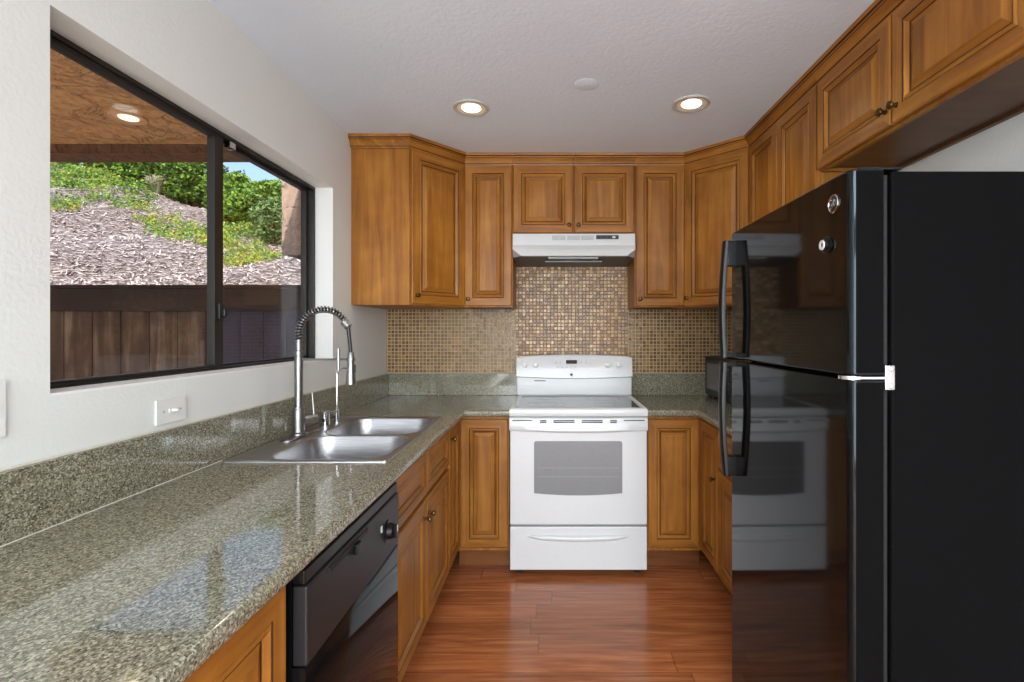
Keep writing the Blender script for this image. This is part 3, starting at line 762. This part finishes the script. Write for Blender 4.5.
# oven door
g = G(); n = 20
def arcrow(z, y): return [(RW * k / n, y, z) for k in range(n + 1)]
g.box(0.003, RW - 0.003, 0.006, 0.0385, 0.286, 0.806, 'white_enamel', 0.006, 3); od = g.build('oven_door', rg)
g = G(); rows = []
for k in range(n + 1):
    u = 2 * k / n - 1; x = 0.001 + (RW - 0.002) * k / n; q = 1 - u * u
    yb_ = -0.012 * q
    rows.append([(x, 0.036, 0.880), (x, 0.006, 0.880), (x, -0.004 + yb_ * 0.4, 0.874), (x, -0.008 + yb_, 0.84), (x, -0.010 + yb_, 0.818 - 0.010 * q), (x, -0.004 + yb_ * 0.6, 0.808 - 0.012 * q), (x, 0.0055, 0.810 - 0.012 * q), (x, 0.0055, 0.82), (x, 0.036, 0.82)])
g.loops(rows, 'white_enamel', True, True); hd = g.build('door_handle', od, ang=40)
g = G()
for (a, b) in ((512.5, 532.5), (623.5, 644.5)): 
    g.box((a - 509.3) / 181.8, (b - 509.3) / 181.8, -0.010, 0.0, 0.862, 0.867, 'dark_gap', 0.001)
for (a, b) in ((540, 546.5), (553.5, 574.5), (581.5, 602.5), (610, 616.5)):
    for z in (0.861, 0.852): g.box((a - 509.3) / 181.8, (b - 509.3) / 181.8, -0.0165, 0.0, z, z + 0.0055, 'dark_gap', 0.001)
g.build('vent_slots', hd)
# oven window with a gently bowed lower edge
x0, x1 = 0.136, 0.622
pts = [(x0 + 0.008, 0.748), (x0, 0.740), (x0, 0.466)] + [(x0 + (x1 - x0) * k / 16, 0.462 - 0.012 * (1 - (k / 8 - 1) ** 2)) for k in range(17)] + [(x1, 0.466), (x1, 0.740), (x1 - 0.008, 0.748)]
g = G(); g.prism(pts, 0.002, 0.0075, 'oven_glass', 'y'); ow = g.build('oven_window', od)
g = G()
for z in (0.600, 0.552): g.box(x0 + 0.02, x1 - 0.02, 0.0014, 0.003, z, z + 0.003, 'rack_print')
g.build('rack_lines', ow)
# storage drawer
g = G(); g.box(0.003, RW - 0.003, 0.004, 0.0385, 0.037, 0.276, 'white_enamel', 0.006, 3); dr = g.build('storage_drawer', rg)
g = G(); rows = []
for k in range(n + 1):
    u = 2 * k / n - 1; x = 0.10 + 0.562 * k / n; q = (1 - u ** 6)
    zc = 0.226 - 0.010 * (1 - u * u)
    rows.append([(x, 0.006, zc + 0.012 * q + 0.001), (x, 0.0 - 0.008 * q, zc + 0.010 * q), (x, -0.002 - 0.012 * q, zc), (x, 0.0 - 0.008 * q, zc - 0.016 * q), (x, 0.006, zc - 0.022 * q - 0.001)])
g.loops(rows, 'white_enamel', True, True); g.build('drawer_handle', dr, ang=60)

# ------------------------------------------------------------------ range hood
hdg = thing('range_hood', 'white under cabinet range hood above the range', 'range hood', (-0.255, 2.985, 1.80))
HW, HD = 0.756, 0.452
g = G()
prof = [(0.125, 0.1565), (0.110, 0.1565), (0.102, 0.10), (0.088, 0.060), (0.085, 0.052), (0.085, 0.014), (0.090, 0.0)]
g = G()
pr = [(0.120, 0.1565), (0.1045, 0.156), (0.104, 0.085), (0.0875, 0.060), (0.085, 0.054), (0.085, 0.020), (0.088, 0.016)]
def hrow(y, z, ins): return [(ins, y, z), (HW - ins, y, z)]
# front shell with chamfered lower corners
ins = [0, 0, 0, 0.0, 0.004, 0.048, 0.052]
L = [[(i, y, z), (HW - i, y, z)] for (y, z), i in zip(pr, ins)]
g.loops(L, 'hood_white', closed=False)
for s_ in (0, 1):
    X = lambda i: i if s_ == 0 else HW - i
    g.face([(X(0), 0.1045, 0.156), (X(0), HD, 0.156), (X(0), HD, -0.004), (X(0), 0.145, 0.013), (X(0), 0.104, 0.085)], 'hood_white')
    g.face([(X(0), 0.104, 0.085), (X(0), 0.145, 0.013), (X(0.052), 0.088, 0.016), (X(0.048), 0.085, 0.020), (X(0.004), 0.085, 0.054), (X(0), 0.0875, 0.060)], 'hood_white')
g.face([(0, 0.1045, 0.1565), (HW, 0.1045, 0.1565), (HW, HD, 0.1565), (0, HD, 0.1565)], 'hood_white')
bmesh.ops.remove_doubles(g.bm, verts=g.bm.verts, dist=6e-4)
g.build('shell', hdg, ang=25)
hz_ = lambda y: 0.016 - 0.02 * (y - 0.09) / 0.362
up = [(0.0, HD), (0.0, 0.145), (0.052, 0.090), (HW - 0.052, 0.090), (HW, 0.145), (HW, HD)]
g = G(); g.loops([[(x, y, hz_(y) - 0.002) for x, y in up], [(x, y, hz_(y) + 0.003) for x, y in up]], 'hood_filter', True, True); ub = g.build('underside', hdg, smooth=False)
g = G(); g.box(0.22, 0.53, 0.12, 0.17, 0.007, 0.012, 'white_plastic', 0.001); g.build('lamp_lens', ub)
g = G(); g.box(0.20, 0.56, 0.20, 0.42, -0.006, 0.004, 'hood_filter', 0.001); g.build('grease_filter', ub)
def hpx(z): return 0
for (a, b) in ((357, 448), (458, 546), (553, 638)):
    g = G(); g.box((a - 88) / 832 * HW, (b - 88) / 832 * HW, 0.1005, 0.1065, 0.118, 0.145, 'grey_button', 0.001); g.build('vent_grille', hdg)
g = G(); g.box((655 - 88) / 832 * HW, (808 - 88) / 832 * HW, 0.1005, 0.1065, 0.122, 0.147, 'black_panel', 0.001); sp = g.build('switch_panel', hdg)
for k in range(4):
    g = G(); x = (672 + k * 34 - 88) / 832 * HW; g.box(x - 0.008, x + 0.010, 0.0975, 0.1004, 0.128, 0.140, 'black_plastic' if k < 3 else 'pale_print', 0.001); g.build('switch', sp)

# ------------------------------------------------------------------ refrigerator
FX, FY0, FY1, FZT = 0.642, 1.085, 1.822, 1.709
fr = thing('refrigerator', 'black top freezer refrigerator standing on the right', 'refrigerator', (0, 0, 0))
g = G(); g.box(0.732, 1.395, FY0, FY1, 0.02, FZT - 0.006, 'black_side', 0.006, 3); g.build('body', fr)
g = G(); g.box(0.716, 0.731, FY0 + 0.012, FY1 - 0.012, 0.06, FZT - 0.012, 'black_rubber'); g.build('gasket', fr)
def fdoor(name, z0, z1):
    g = G(); pts = []
    N = 20; r = 0.016
    for k in range(N + 1):
        u = 2 * k / N - 1; y = FY0 + r + (FY1 - FY0 - 2 * r) * k / N
        pts.append((FX + 0.0016 * u * u, y))
    # rounded corners onto the sides
    def arc(cy, a0, a1): return [(FX + 0.0016 + r + r * math.cos(R(a0 + (a1 - a0) * t / 6)), cy + r * math.sin(R(a0 + (a1 - a0) * t / 6))) for t in range(1, 7)]
    loop = pts + arc(FY1 - r, 180, 90) + [(0.7155, FY1), (0.7155, FY0)] + list(reversed(arc(FY0 + r, 180, 270)))
    def ins(i, z):
        c = Vector((0.68, (FY0 + FY1) / 2)); out = []
        for (x, y) in loop:
            sx = (FX + 0.040 - x); 
            out.append((x + i if x < 0.70 else x, y + (i if y < c.y else -i) * (1 if abs(y - c.y) > 0.3 else abs(y - c.y) / 0.3), z))
        return out
    g.loops([ins(0.006, z0), ins(0.0015, z0 + 0.002), ins(0, z0 + 0.006), ins(0, z1 - 0.006), ins(0.0015, z1 - 0.002), ins(0.006, z1)], 'black_gloss', True, True)
    bmesh.ops.recalc_face_normals(g.bm, faces=g.bm.faces)
    si = g.mi('black_side')
    for f in g.bm.faces:
        if abs(f.normal.y) > 0.97: f.material_index = si
    g.wn = True
    return g.build(name, fr, ang=40)
ZS = 1.253
fd1 = fdoor('freezer_door', ZS + 0.004, FZT)
fd2 = fdoor('fridge_door', 0.07, ZS - 0.004)
def handle(parent, za, zb, zend):
    """moulded pull: block at one end, slim bowed bar, short foot by the door gap"""
    yh0, yh1 = 1.764, 1.800
    up = za > zend
    g = G(); lps = []
    N = 24
    for k in range(N + 1):
        t = k / N; z = za + (zend - za) * t
        xb = 0.606 - 0.016 * math.sin(PI * min(1, t * 1.0 + 0.05) * 0.75)
        th = 0.016
        lps.append([(xb, yh0 + 0.004, z), (xb - 0.003, (yh0 + yh1) / 2, z), (xb, yh1 - 0.004, z), (xb + 0.004, yh1, z), (xb + th, yh1, z), (xb + th, yh0, z), (xb + 0.004, yh0, z)])
    g.loops(lps, 'black_plastic', True, True)
    g.box(0.612, 0.6515, yh0, yh1, min(za, zb), max(za, zb), 'black_plastic', 0.004)
    zf0, zf1 = (zend, zend + 0.016) if up else (zend - 0.016, zend)
    g.box(0.598, 0.6515, yh0 + 0.002, yh1 - 0.002, zf0, zf1, 'black_plastic', 0.002)
    g.build('handle', parent, ang=50)
handle(fd1, 1.675, 1.585, ZS + 0.008)
handle(fd2, 0.842, 0.912, ZS - 0.008)
g = G(); g.box(0.715, 0.737, FY0 - 0.006, FY0 + 0.03, ZS - 0.026, ZS + 0.028, 'chrome', 0.003)
g.box(0.655, 0.722, FY0 - 0.004, FY0 + 0.045, ZS - 0.003, ZS + 0.003, 'chrome', 0.0015)
g.tube([(0.655, FY0 + 0.02, ZS - 0.0038), (0.655, FY0 + 0.02, ZS + 0.0038)], 0.024, 'chrome', 20)
for z in (-0.018, 0.020): g.lathe((0.728, FY0 - 0.006, ZS + z), (0, -1, 0), [(0.006, 0), (0.006, 0.002), (0.003, 0.004)], 'chrome', 12)
g.build('hinge', fr)
g = G(); g.box(0.672, 0.765, FY0 + 0.012, FY0 + 0.055, FZT + 0.0003, FZT + 0.007, 'black_plastic', 0.003); g.build('top_hinge_cover', fr)
g = G(); g.box(0.70, 0.73, FY0 + 0.02, FY1 - 0.02, 0.0005, 0.062, 'black_plastic', 0.004); g.build('base_grille', fr)
# badge: ring with a looping script monogram
by_, bz_ = 1.149, 1.647
def doorx(y): u = 2 * (y - FY0 - 0.022) / (FY1 - FY0 - 0.044) - 1; return FX + 0.0016 * u * u
g = G(); bx_ = doorx(by_)
g.lathe((bx_ + 0.001, by_, bz_), (-1, 0.02, 0), [(0.0215, 0), (0.0215, 0.003), (0.0205, 0.0042), (0.0185, 0.0042), (0.018, 0.003), (0.001, 0.003)], 'black_panel', 36, mats=['chrome', 'chrome', 'chrome', 'chrome', 'black_panel'])
bd = g.build('badge', fd1)
def script(pts, r=0.0011): return [(bx_ - 0.0032, by_ - a, bz_ + b) for a, b in pts]
g = G()
g.tube(script([(-0.001 + 0.006 * math.cos(R(a)) - 0.005, 0.004 + 0.006 * math.sin(R(a))) for a in range(30, 330, 20)] + [(-0.002, 0.0), (-0.001, -0.008), (-0.006, -0.011), (-0.009, -0.007)]), 0.0011, 'chrome', 6)
g.tube(script([(0.001, 0.002), (0.008, 0.004), (0.009, 0.008), (0.005, 0.009), (0.003, 0.003), (0.004, -0.004), (0.009, -0.005), (0.011, -0.001)]), 0.0011, 'chrome', 6)
g.build('monogram', bd)
my_, mz_ = 1.177, 1.557
mx_ = doorx(my_)
mg = thing('fridge_magnet', 'small round black knob magnet with a white ring stuck on the freezer door', 'magnet', (mx_, my_, mz_))
g = G(); g.lathe((0.0005, 0, 0), (-1, 0, 0), [(0.021, 0), (0.021, 0.003), (0.018, 0.0045), (0.012, 0.005), (0.011, 0.007), (0.0135, 0.008), (0.0135, 0.011), (0.012, 0.012)], 'black_plastic', 28); k_ = g.build('magnet_body', mg)
g = G(); g.lathe((-0.0115, 0, 0), (-1, 0, 0), [(0.0115, 0), (0.0115, 0.002), (0.0055, 0.002), (0.0055, 0.0)], 'white_plastic', 24, cap=False); g.build('white_ring', k_)

# ------------------------------------------------------------------ microwave
mw = thing('microwave', 'black countertop microwave in the right corner half hidden by the refrigerator', 'microwave', (1.026, 3.395, CT + 0.0008), R(-90 + 4))
g = G(); MW, MH, MD = 0.46, 0.272, 0.33
g.box(0, MW, 0.022, MD, 0.012, MH, 'black_side', 0.004, 2); g.build('case', mw)
for x in (0.04, MW - 0.04):
    for y in (0.05, MD - 0.05): G().lathe((x, y, 0), (0, 0, 1), [(0.014, 0), (0.012, 0.013)], 'black_rubber', 12).build('foot', mw)
g = G(); g.box(0.002, 0.345, 0.0, 0.0215, 0.014, MH - 0.002, 'black_plastic', 0.004, 2); d_ = g.build('door', mw)
g = G(); g.box(0.04, 0.305, -0.0012, 0.001, 0.055, MH - 0.045, 'oven_glass', 0.0005); g.build('door_window', d_)
g = G(); g.box(0.349, MW - 0.002, 0.002, 0.0215, 0.014, MH - 0.002, 'black_gloss', 0.003, 2); p_ = g.build('control_panel', mw)
g = G(); g.box(0.365, 0.445, 0.0005, 0.003, 0.215, 0.245, 'display', 0.0005); g.build('clock_display', p_)
g = G()
for i in range(3):
    for j in range(4): g.box(0.366 + i * 0.027, 0.388 + i * 0.027, 0.0003, 0.003, 0.075 + j * 0.032, 0.098 + j * 0.032, 'black_panel', 0.001)
g.build('keypad', p_)

# ------------------------------------------------------------------ wall plates
sw = thing('light_switch', 'white wall plate mounted sideways with one toggle, below the window sill', 'light switch', (XL, 1.497, 1.118))
g = G(); g.box(0.0005, 0.007, -0.0595, 0.0595, -0.037, 0.037, 'white_plastic', 0.003, 2); pl = g.build('plate', sw)
g = G(); g.box(0.0068, 0.010, -0.013, 0.013, -0.006, 0.006, 'white_plastic', 0.001); g.tube([(0.008, -0.002, 0), (0.020, 0.006, 0)], [0.005, 0.004], 'white_plastic', 10); g.build('toggle', sw)
for y in (-0.033, 0.033): G().lathe((0.0068, y, 0), (1, 0, 0), [(0.0034, 0), (0.0034, 0.001), (0.001, 0.0015)], 'grey_button', 12).build('screw', sw)
ws = thing('light_switch', 'white upright wall plate cut off by the left picture edge', 'light switch', (XL, 1.008, 1.194))
g = G(); g.box(0.0005, 0.007, -0.037, 0.037, -0.0595, 0.0595, 'white_plastic', 0.003, 2); g.build('plate', ws)
g = G(); g.box(0.0068, 0.010, -0.006, 0.006, -0.013, 0.013, 'white_plastic', 0.001); g.tube([(0.008, 0, -0.002), (0.020, 0, 0.006)], [0.005, 0.004], 'white_plastic', 10); g.build('toggle', ws)
# ------------------------------------------------------------------ ceiling lights
def downlight(label, x, y, z, em, watts, col, group=None, name='recessed_light', tm='trim_grey', rm='warm_reflector'):
    t = thing(name, label, 'ceiling light', (x, y, z), 0, group)
    g = G(); g.lathe((0, 0, -0.0005), (0, 0, -1), [(0.090, 0), (0.090, 0.003), (0.086, 0.007), (0.076, 0.008), (0.070, 0.005)], tm, 40, cap=False)
    g.build('trim_ring', t)
    g = G(); g.lathe((0, 0, -0.0050), (0, 0, -1), [(0.070, 0.0), (0.060, -0.0005), (0.050, -0.002), (0.046, -0.003)], rm, 40, cap=False)
    g.build('reflector', t)
    g = G(); g.lathe((0, 0, -0.003), (0, 0, -1), [(0.047, 0.0), (0.044, 0.004), (0.030, 0.008), (0.001, 0.010)], em, 32); g.build('bulb', t)
    d = bpy.data.lights.new('lamp_light', 'SPOT'); d.energy = watts; d.color = col; d.spot_size = R(150); d.spot_blend = 0.9; d.shadow_soft_size = 0.06
    o = bpy.data.objects.new('lamp_light', d); COL.objects.link(o); o.location = (0, 0, -0.03); o.parent = t
    return t
downlight('round recessed ceiling light above the sink side of the kitchen', -0.408, 2.465, ZC, 'lamp_white', 9, (1, 0.9, 0.76), 'recessed ceiling lights')
downlight('round recessed ceiling light above the refrigerator side of the kitchen', 0.665, 2.42, ZC, 'lamp_white', 9, (1, 0.9, 0.76), 'recessed ceiling lights')
cv = G().lathe((0, 0, -0.0003), (0, 0, -1), [(0.056, 0), (0.056, 0.0010), (0.050, 0.0026), (0.001, 0.0028)], 'ceiling_paint', 40).build('ceiling_cover_plate')
cv.location = (0.146, 2.235, ZC); tag(cv, 'flat round cover plate painted into the white ceiling', 'cover plate')

# ------------------------------------------------------------------ outdoors: soffit, fence, slope, plants
SZ = 2.56
struct(G().box(-7.0, WXO - 0.001, 0.4, 3.40, SZ, SZ + 0.035, 'stucco_tan').build('soffit'), 'tan stucco patio ceiling outside the window')
struct(G().box(-7.0, WXO - 0.001, 3.22, 3.40, SZ - 0.058, SZ - 0.0005, 'beam_brown').build('soffit_beam'), 'brown beam along the edge of the patio ceiling')
struct(G().box(-2.15, WXO - 0.21, 3.95, 4.6, 1.96, 3.4, 'stucco_pink').build('stucco_bay'), 'pinkish stucco bay seen through the right window pane')
struct(G().box(-9.0, WXO - 0.2, -6.0, 4.2, -0.2, -0.06, 'concrete').build('patio_ground'))
downlight('round recessed light in the stucco patio ceiling outside the window', -2.40, 2.82, SZ, 'lamp_warm', 5, (1, 0.8, 0.5), None, 'soffit_light', 'soffit_trim', 'soffit_trim')
FYD = 3.26
fn = thing('wooden_fence', 'weathered brown board fence outside the left window pane', 'fence', (0, FYD, -0.06))
g = G(); random.seed(4)
x = -5.6
while x < -2.22:
    wv = 0.181; g.box(x, min(x + wv, -2.206), 0.0 + random.uniform(0, 0.004), 0.02, 0.02, 1.62, 'fence_wood', 0.002, 1); x += wv + 0.004
g.build('board_panel', fn)
G().box(-5.6, -2.203, -0.040, -0.0005, 1.545, 1.690, 'fence_dark', 0.004).build('top_rail', fn)
G().box(-5.6, -2.203, -0.050, 0.06, 1.6905, 1.712, 'fence_dark', 0.004).build('cap_board', fn)
G().box(-5.6, -2.203, -0.040, -0.0005, 0.25, 0.34, 'fence_dark', 0.003).build('bottom_rail', fn)
fnr = thing('fence_right', 'dark plum board fence section outside the right window pane, skylight painted into its colour', 'gate', (0, FYD, -0.06))  # right section of the fence, split off to carry the painted sky-light tone
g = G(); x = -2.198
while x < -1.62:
    g.box(x, x + 0.150, 0.0, 0.02, 0.04, 1.62, 'fence_sky_tint', 0.002, 1); x += 0.152
g.build('board_panel', fnr)
G().box(-2.198, -1.622, -0.040, -0.0005, 1.545, 1.690, 'fence_dark', 0.003).build('section_rail', fnr)
G().box(-2.198, -1.622, -0.050, 0.06, 1.6905, 1.712, 'fence_dark', 0.004).build('cap_board', fnr)
G().box(-1.615, -1.545, -0.03, 0.05, 0.0, 1.71, 'fence_dark', 0.004).build('end_post', fnr)

def hz(x, y):
    y0 = 9.8 + 0.55 * max(0, -x - 8.2)
    if y > y0: y = y0 + 0.04 * (y - y0)
    return 1.0 + 0.42 * (y - 4.2) + 0.12 * (-x - 2.5) + 0.09 * math.sin(x * 1.3 + y * 0.7) + 0.06 * math.sin(x * 2.9 - y * 1.9)
g = G(); xs = [-24 + 0.35 * i for i in range(65)]; ys = [3.9 + 0.35 * j for j in range(58)]
V = [[g.bm.verts.new((x, y, hz(x, y))) for y in ys] for x in xs]; g.mi('mulch')
for i in range(len(xs) - 1):
    for j in range(len(ys) - 1): g.bm.faces.new((V[i][j], V[i + 1][j], V[i + 1][j + 1], V[i][j + 1]))
hill = struct(g.build('hillside', ang=80), 'bark mulch slope rising behind the fence')

def leafcloud(g, c, rad, n, size, mats, rng, shell=0.55):
    for _ in range(n):
        d = Vector((rng.gauss(0, 1), rng.gauss(0, 1), rng.gauss(0, 1))).normalized()
        q = shell + (1 - shell) * rng.random() ** 0.5
        lump = 1 + 0.16 * math.sin(d.x * 5 + c[0]) * math.sin(d.y * 4 + 1.3) + 0.12 * math.sin(d.z * 7 + c[1])
        p = Vector(c) + Vector((d.x * rad[0], d.y * rad[1], d.z * rad[2])) * q * lump
        t = Vector((rng.gauss(0, 1), rng.gauss(0, 1), rng.gauss(0, 0.7))).normalized()
        nn = (d + Vector((rng.gauss(0, .5), rng.gauss(0, .5), rng.gauss(0, .5)))).normalized()
        b = t.cross(nn)
        if b.length < 0.1: continue
        b.normalize(); s = size * rng.uniform(0.6, 1.3)
        g.face([p - t * s, p + b * s * 0.5, p + t * s, p - b * s * 0.5], mats[0] if rng.random() < 0.65 else mats[1])

def chips():
    rng = random.Random(3); g = G()
    for _ in range(12000):
        y = 4.3 + 9 * rng.random() ** 1.3; x = -y * rng.uniform(0.40, 1.15); z = hz(x, y)
        a = rng.uniform(-1.2, 1.2) + R(-15); L = rng.uniform(0.02, 0.06); wv = rng.uniform(0.004, 0.009)
        t = Vector((math.cos(a), math.sin(a), 0.42 * math.sin(a) - 0.12 * math.cos(a) + rng.uniform(-0.2, 0.2))) * L
        b = Vector((-math.sin(a), math.cos(a), 0.42)) * wv; p = Vector((x, y, z + 0.018))
        m = 'chip_light' if rng.random() < 0.6 else 'chip_dark'
        g.face([p - t - b, p + t - b, p + t + b, p - t + b], m)
    bc_ = g.build('bark_chips', hill, smooth=False); bc_['kind'] = 'stuff'
chips()

def ground_cover():
    rng = random.Random(8); g = G()
    patches = [(-12.4, 12.3, 1.3, 0), (-11.3, 11.5, 1.0, 0), (-10.3, 10.7, 0.9, 0), (-9.4, 10.1, 0.75, 0), (-8.6, 9.6, 0.65, 0), (-7.9, 9.2, 0.5, 0), (-7.2, 8.6, 0.3, 2),
               (-9.7, 10.9, 0.55, 1), (-8.9, 10.3, 0.45, 1), (-8.25, 8.2, 0.45, 0), (-7.7, 7.8, 0.3, 2), (-6.4, 8.25, 0.4, 1), (-5.85, 8.0, 0.5, 2), (-5.3, 7.7, 0.5, 1),
               (-5.25, 8.3, 0.5, 2), (-4.85, 7.7, 0.5, 1), (-4.5, 7.2, 0.42, 1), (-4.1, 7.0, 0.3, 1), (-5.5, 8.8, 0.45, 0), (-4.6, 8.2, 0.4, 2)]
    for (cx, cy, r_, k) in patches:
        for _ in range(int(150 * r_ * r_) + 6):
            a = rng.uniform(0, 2 * PI); q = rng.random() ** 0.5
            x, y = cx + r_ * q * math.cos(a), cy + r_ * q * math.sin(a)
            u = rng.random()
            if k == 0: mats = ('leaf_dark', 'leaf_bright') if u < 0.4 else (('leaf_bright', 'leaf_grey') if u < 0.9 else ('leaf_yellow', 'leaf_bright'))
            elif k == 1: mats = ('leaf_yellow', 'leaf_bright') if u < 0.65 else ('leaf_bright', 'leaf_grey')
            else: mats = ('leaf_grey', 'leaf_bright') if u < 0.6 else ('leaf_yellow', 'leaf_dark')
            hh = rng.uniform(0.05, 0.12)
            leafcloud(g, (x, y, hz(x, y) + hh * 0.6), (0.11, 0.11, hh), 24, 0.026, mats, rng, 0.3)
    stuff(g.build('ground_cover', smooth=False), 'low green and yellow ground cover growing over the mulch slope', 'ground cover')
ground_cover()

def shrub(label, x, y, rx, ry, h, mats, n, size, seed, group='green shrubs on the slope'):
    rng = random.Random(seed)
    t = thing('shrub', label, 'shrub', (x, y, hz(x, y)), 0, group)
    g = G()
    leafcloud(g, (0, 0, h * 0.55), (rx, ry, h * 0.52), n, size, mats, rng)
    for k in range(5):
        a = rng.uniform(0, 2 * PI)
        leafcloud(g, (math.cos(a) * rx * 0.6, math.sin(a) * ry * 0.6, h * rng.uniform(0.35, 0.85)), (rx * 0.5, ry * 0.5, h * 0.3), n // 8, size, mats, rng)
    g.build('foliage', t, smooth=False)
    g = G()
    for k in range(4):
        a = k * 1.7; g.tube([(0.03 * math.cos(a), 0.03 * math.sin(a), -0.15), (0.2 * rx * math.cos(a), 0.2 * ry * math.sin(a), h * 0.3), (0.5 * rx * math.cos(a), 0.5 * ry * math.sin(a), h * 0.65)], [0.05, 0.04, 0.015], 'bark', 6)
    g.build('stem', t)
HG = ('leaf_dark', 'leaf_bright')
HB = ('leaf_bright', 'leaf_dark')
shrub('dark green hedge shrub under the patio beam, second from the left along the hedge', -10.0, 12.0, 0.75, 0.6, 1.25, HG, 5200, 0.046, 2)
shrub('dark green hedge shrub highest on the slope, seen at the left edge of the window', -12.0, 13.2, 0.9, 0.6, 1.2, HG, 4200, 0.048, 9)
shrub('dark green hedge shrub behind the pale plume grass', -8.75, 11.1, 0.72, 0.55, 1.2, HG, 5200, 0.046, 1)
shrub('dark green hedge shrub left of the window meeting stile', -7.5, 10.45, 0.58, 0.5, 1.05, HG, 5000, 0.046, 3)
shrub('tall bright hedge shrub right of the window meeting stile', -6.45, 10.0, 0.46, 0.42, 0.66, HB, 4200, 0.044, 8)
shrub('bright hedge shrub in the middle of the right window pane', -5.65, 9.75, 0.44, 0.4, 0.52, HB, 4000, 0.044, 4)
shrub('hedge shrub touching the pinkish stucco bay', -4.95, 9.55, 0.40, 0.36, 0.44, HG, 3600, 0.044, 5)
shrub('loose grey green shrub below the hedge beside the stucco bay', -4.35, 7.95, 0.40, 0.34, 0.66, ('leaf_grey', 'leaf_dark'), 2600, 0.036, 6)
shrub('low dark shrub under the stucco bay', -4.2, 8.85, 0.4, 0.32, 0.6, HG, 2400, 0.04, 7)
shrub('rounded green shrub below the hedge just right of the window meeting stile', -5.75, 8.95, 0.42, 0.36, 0.58, HB, 2800, 0.038, 10)
shrub('rounded dark green shrub below the hedge in the middle of the right window pane', -4.98, 8.75, 0.36, 0.3, 0.58, HG, 2800, 0.038, 11)
# pale plume grass on the slope
pg = thing('plume_grass', 'pale feathery grass clump on the slope in front of the hedge', 'grass clump', (-8.0, 10.05, hz(-8.0, 10.05)))
g = G(); rng = random.Random(5)
for _ in range(420):
    a = rng.uniform(0, 2 * PI); L = rng.uniform(0.2, 0.46); o = rng.uniform(0.05, 0.34)
    d = Vector((math.cos(a), math.sin(a), 0)); p0 = d * 0.04; p1 = d * o * 0.45 + Vector((0, 0, L * 0.8)); p2 = d * o + Vector((0.1, 0, L * 0.75)); s_ = Vector((-math.sin(a), math.cos(a), 0)) * 0.008
    g.face([p0 - s_, p0 + s_, p1 + s_ * 1.3, p1 - s_ * 1.3], 'leaf_grey' if rng.random() < 0.4 else 'plume'); g.face([p1 - s_ * 1.3, p1 + s_ * 1.3, p2], 'plume')
g.build('blades', pg, smooth=False)
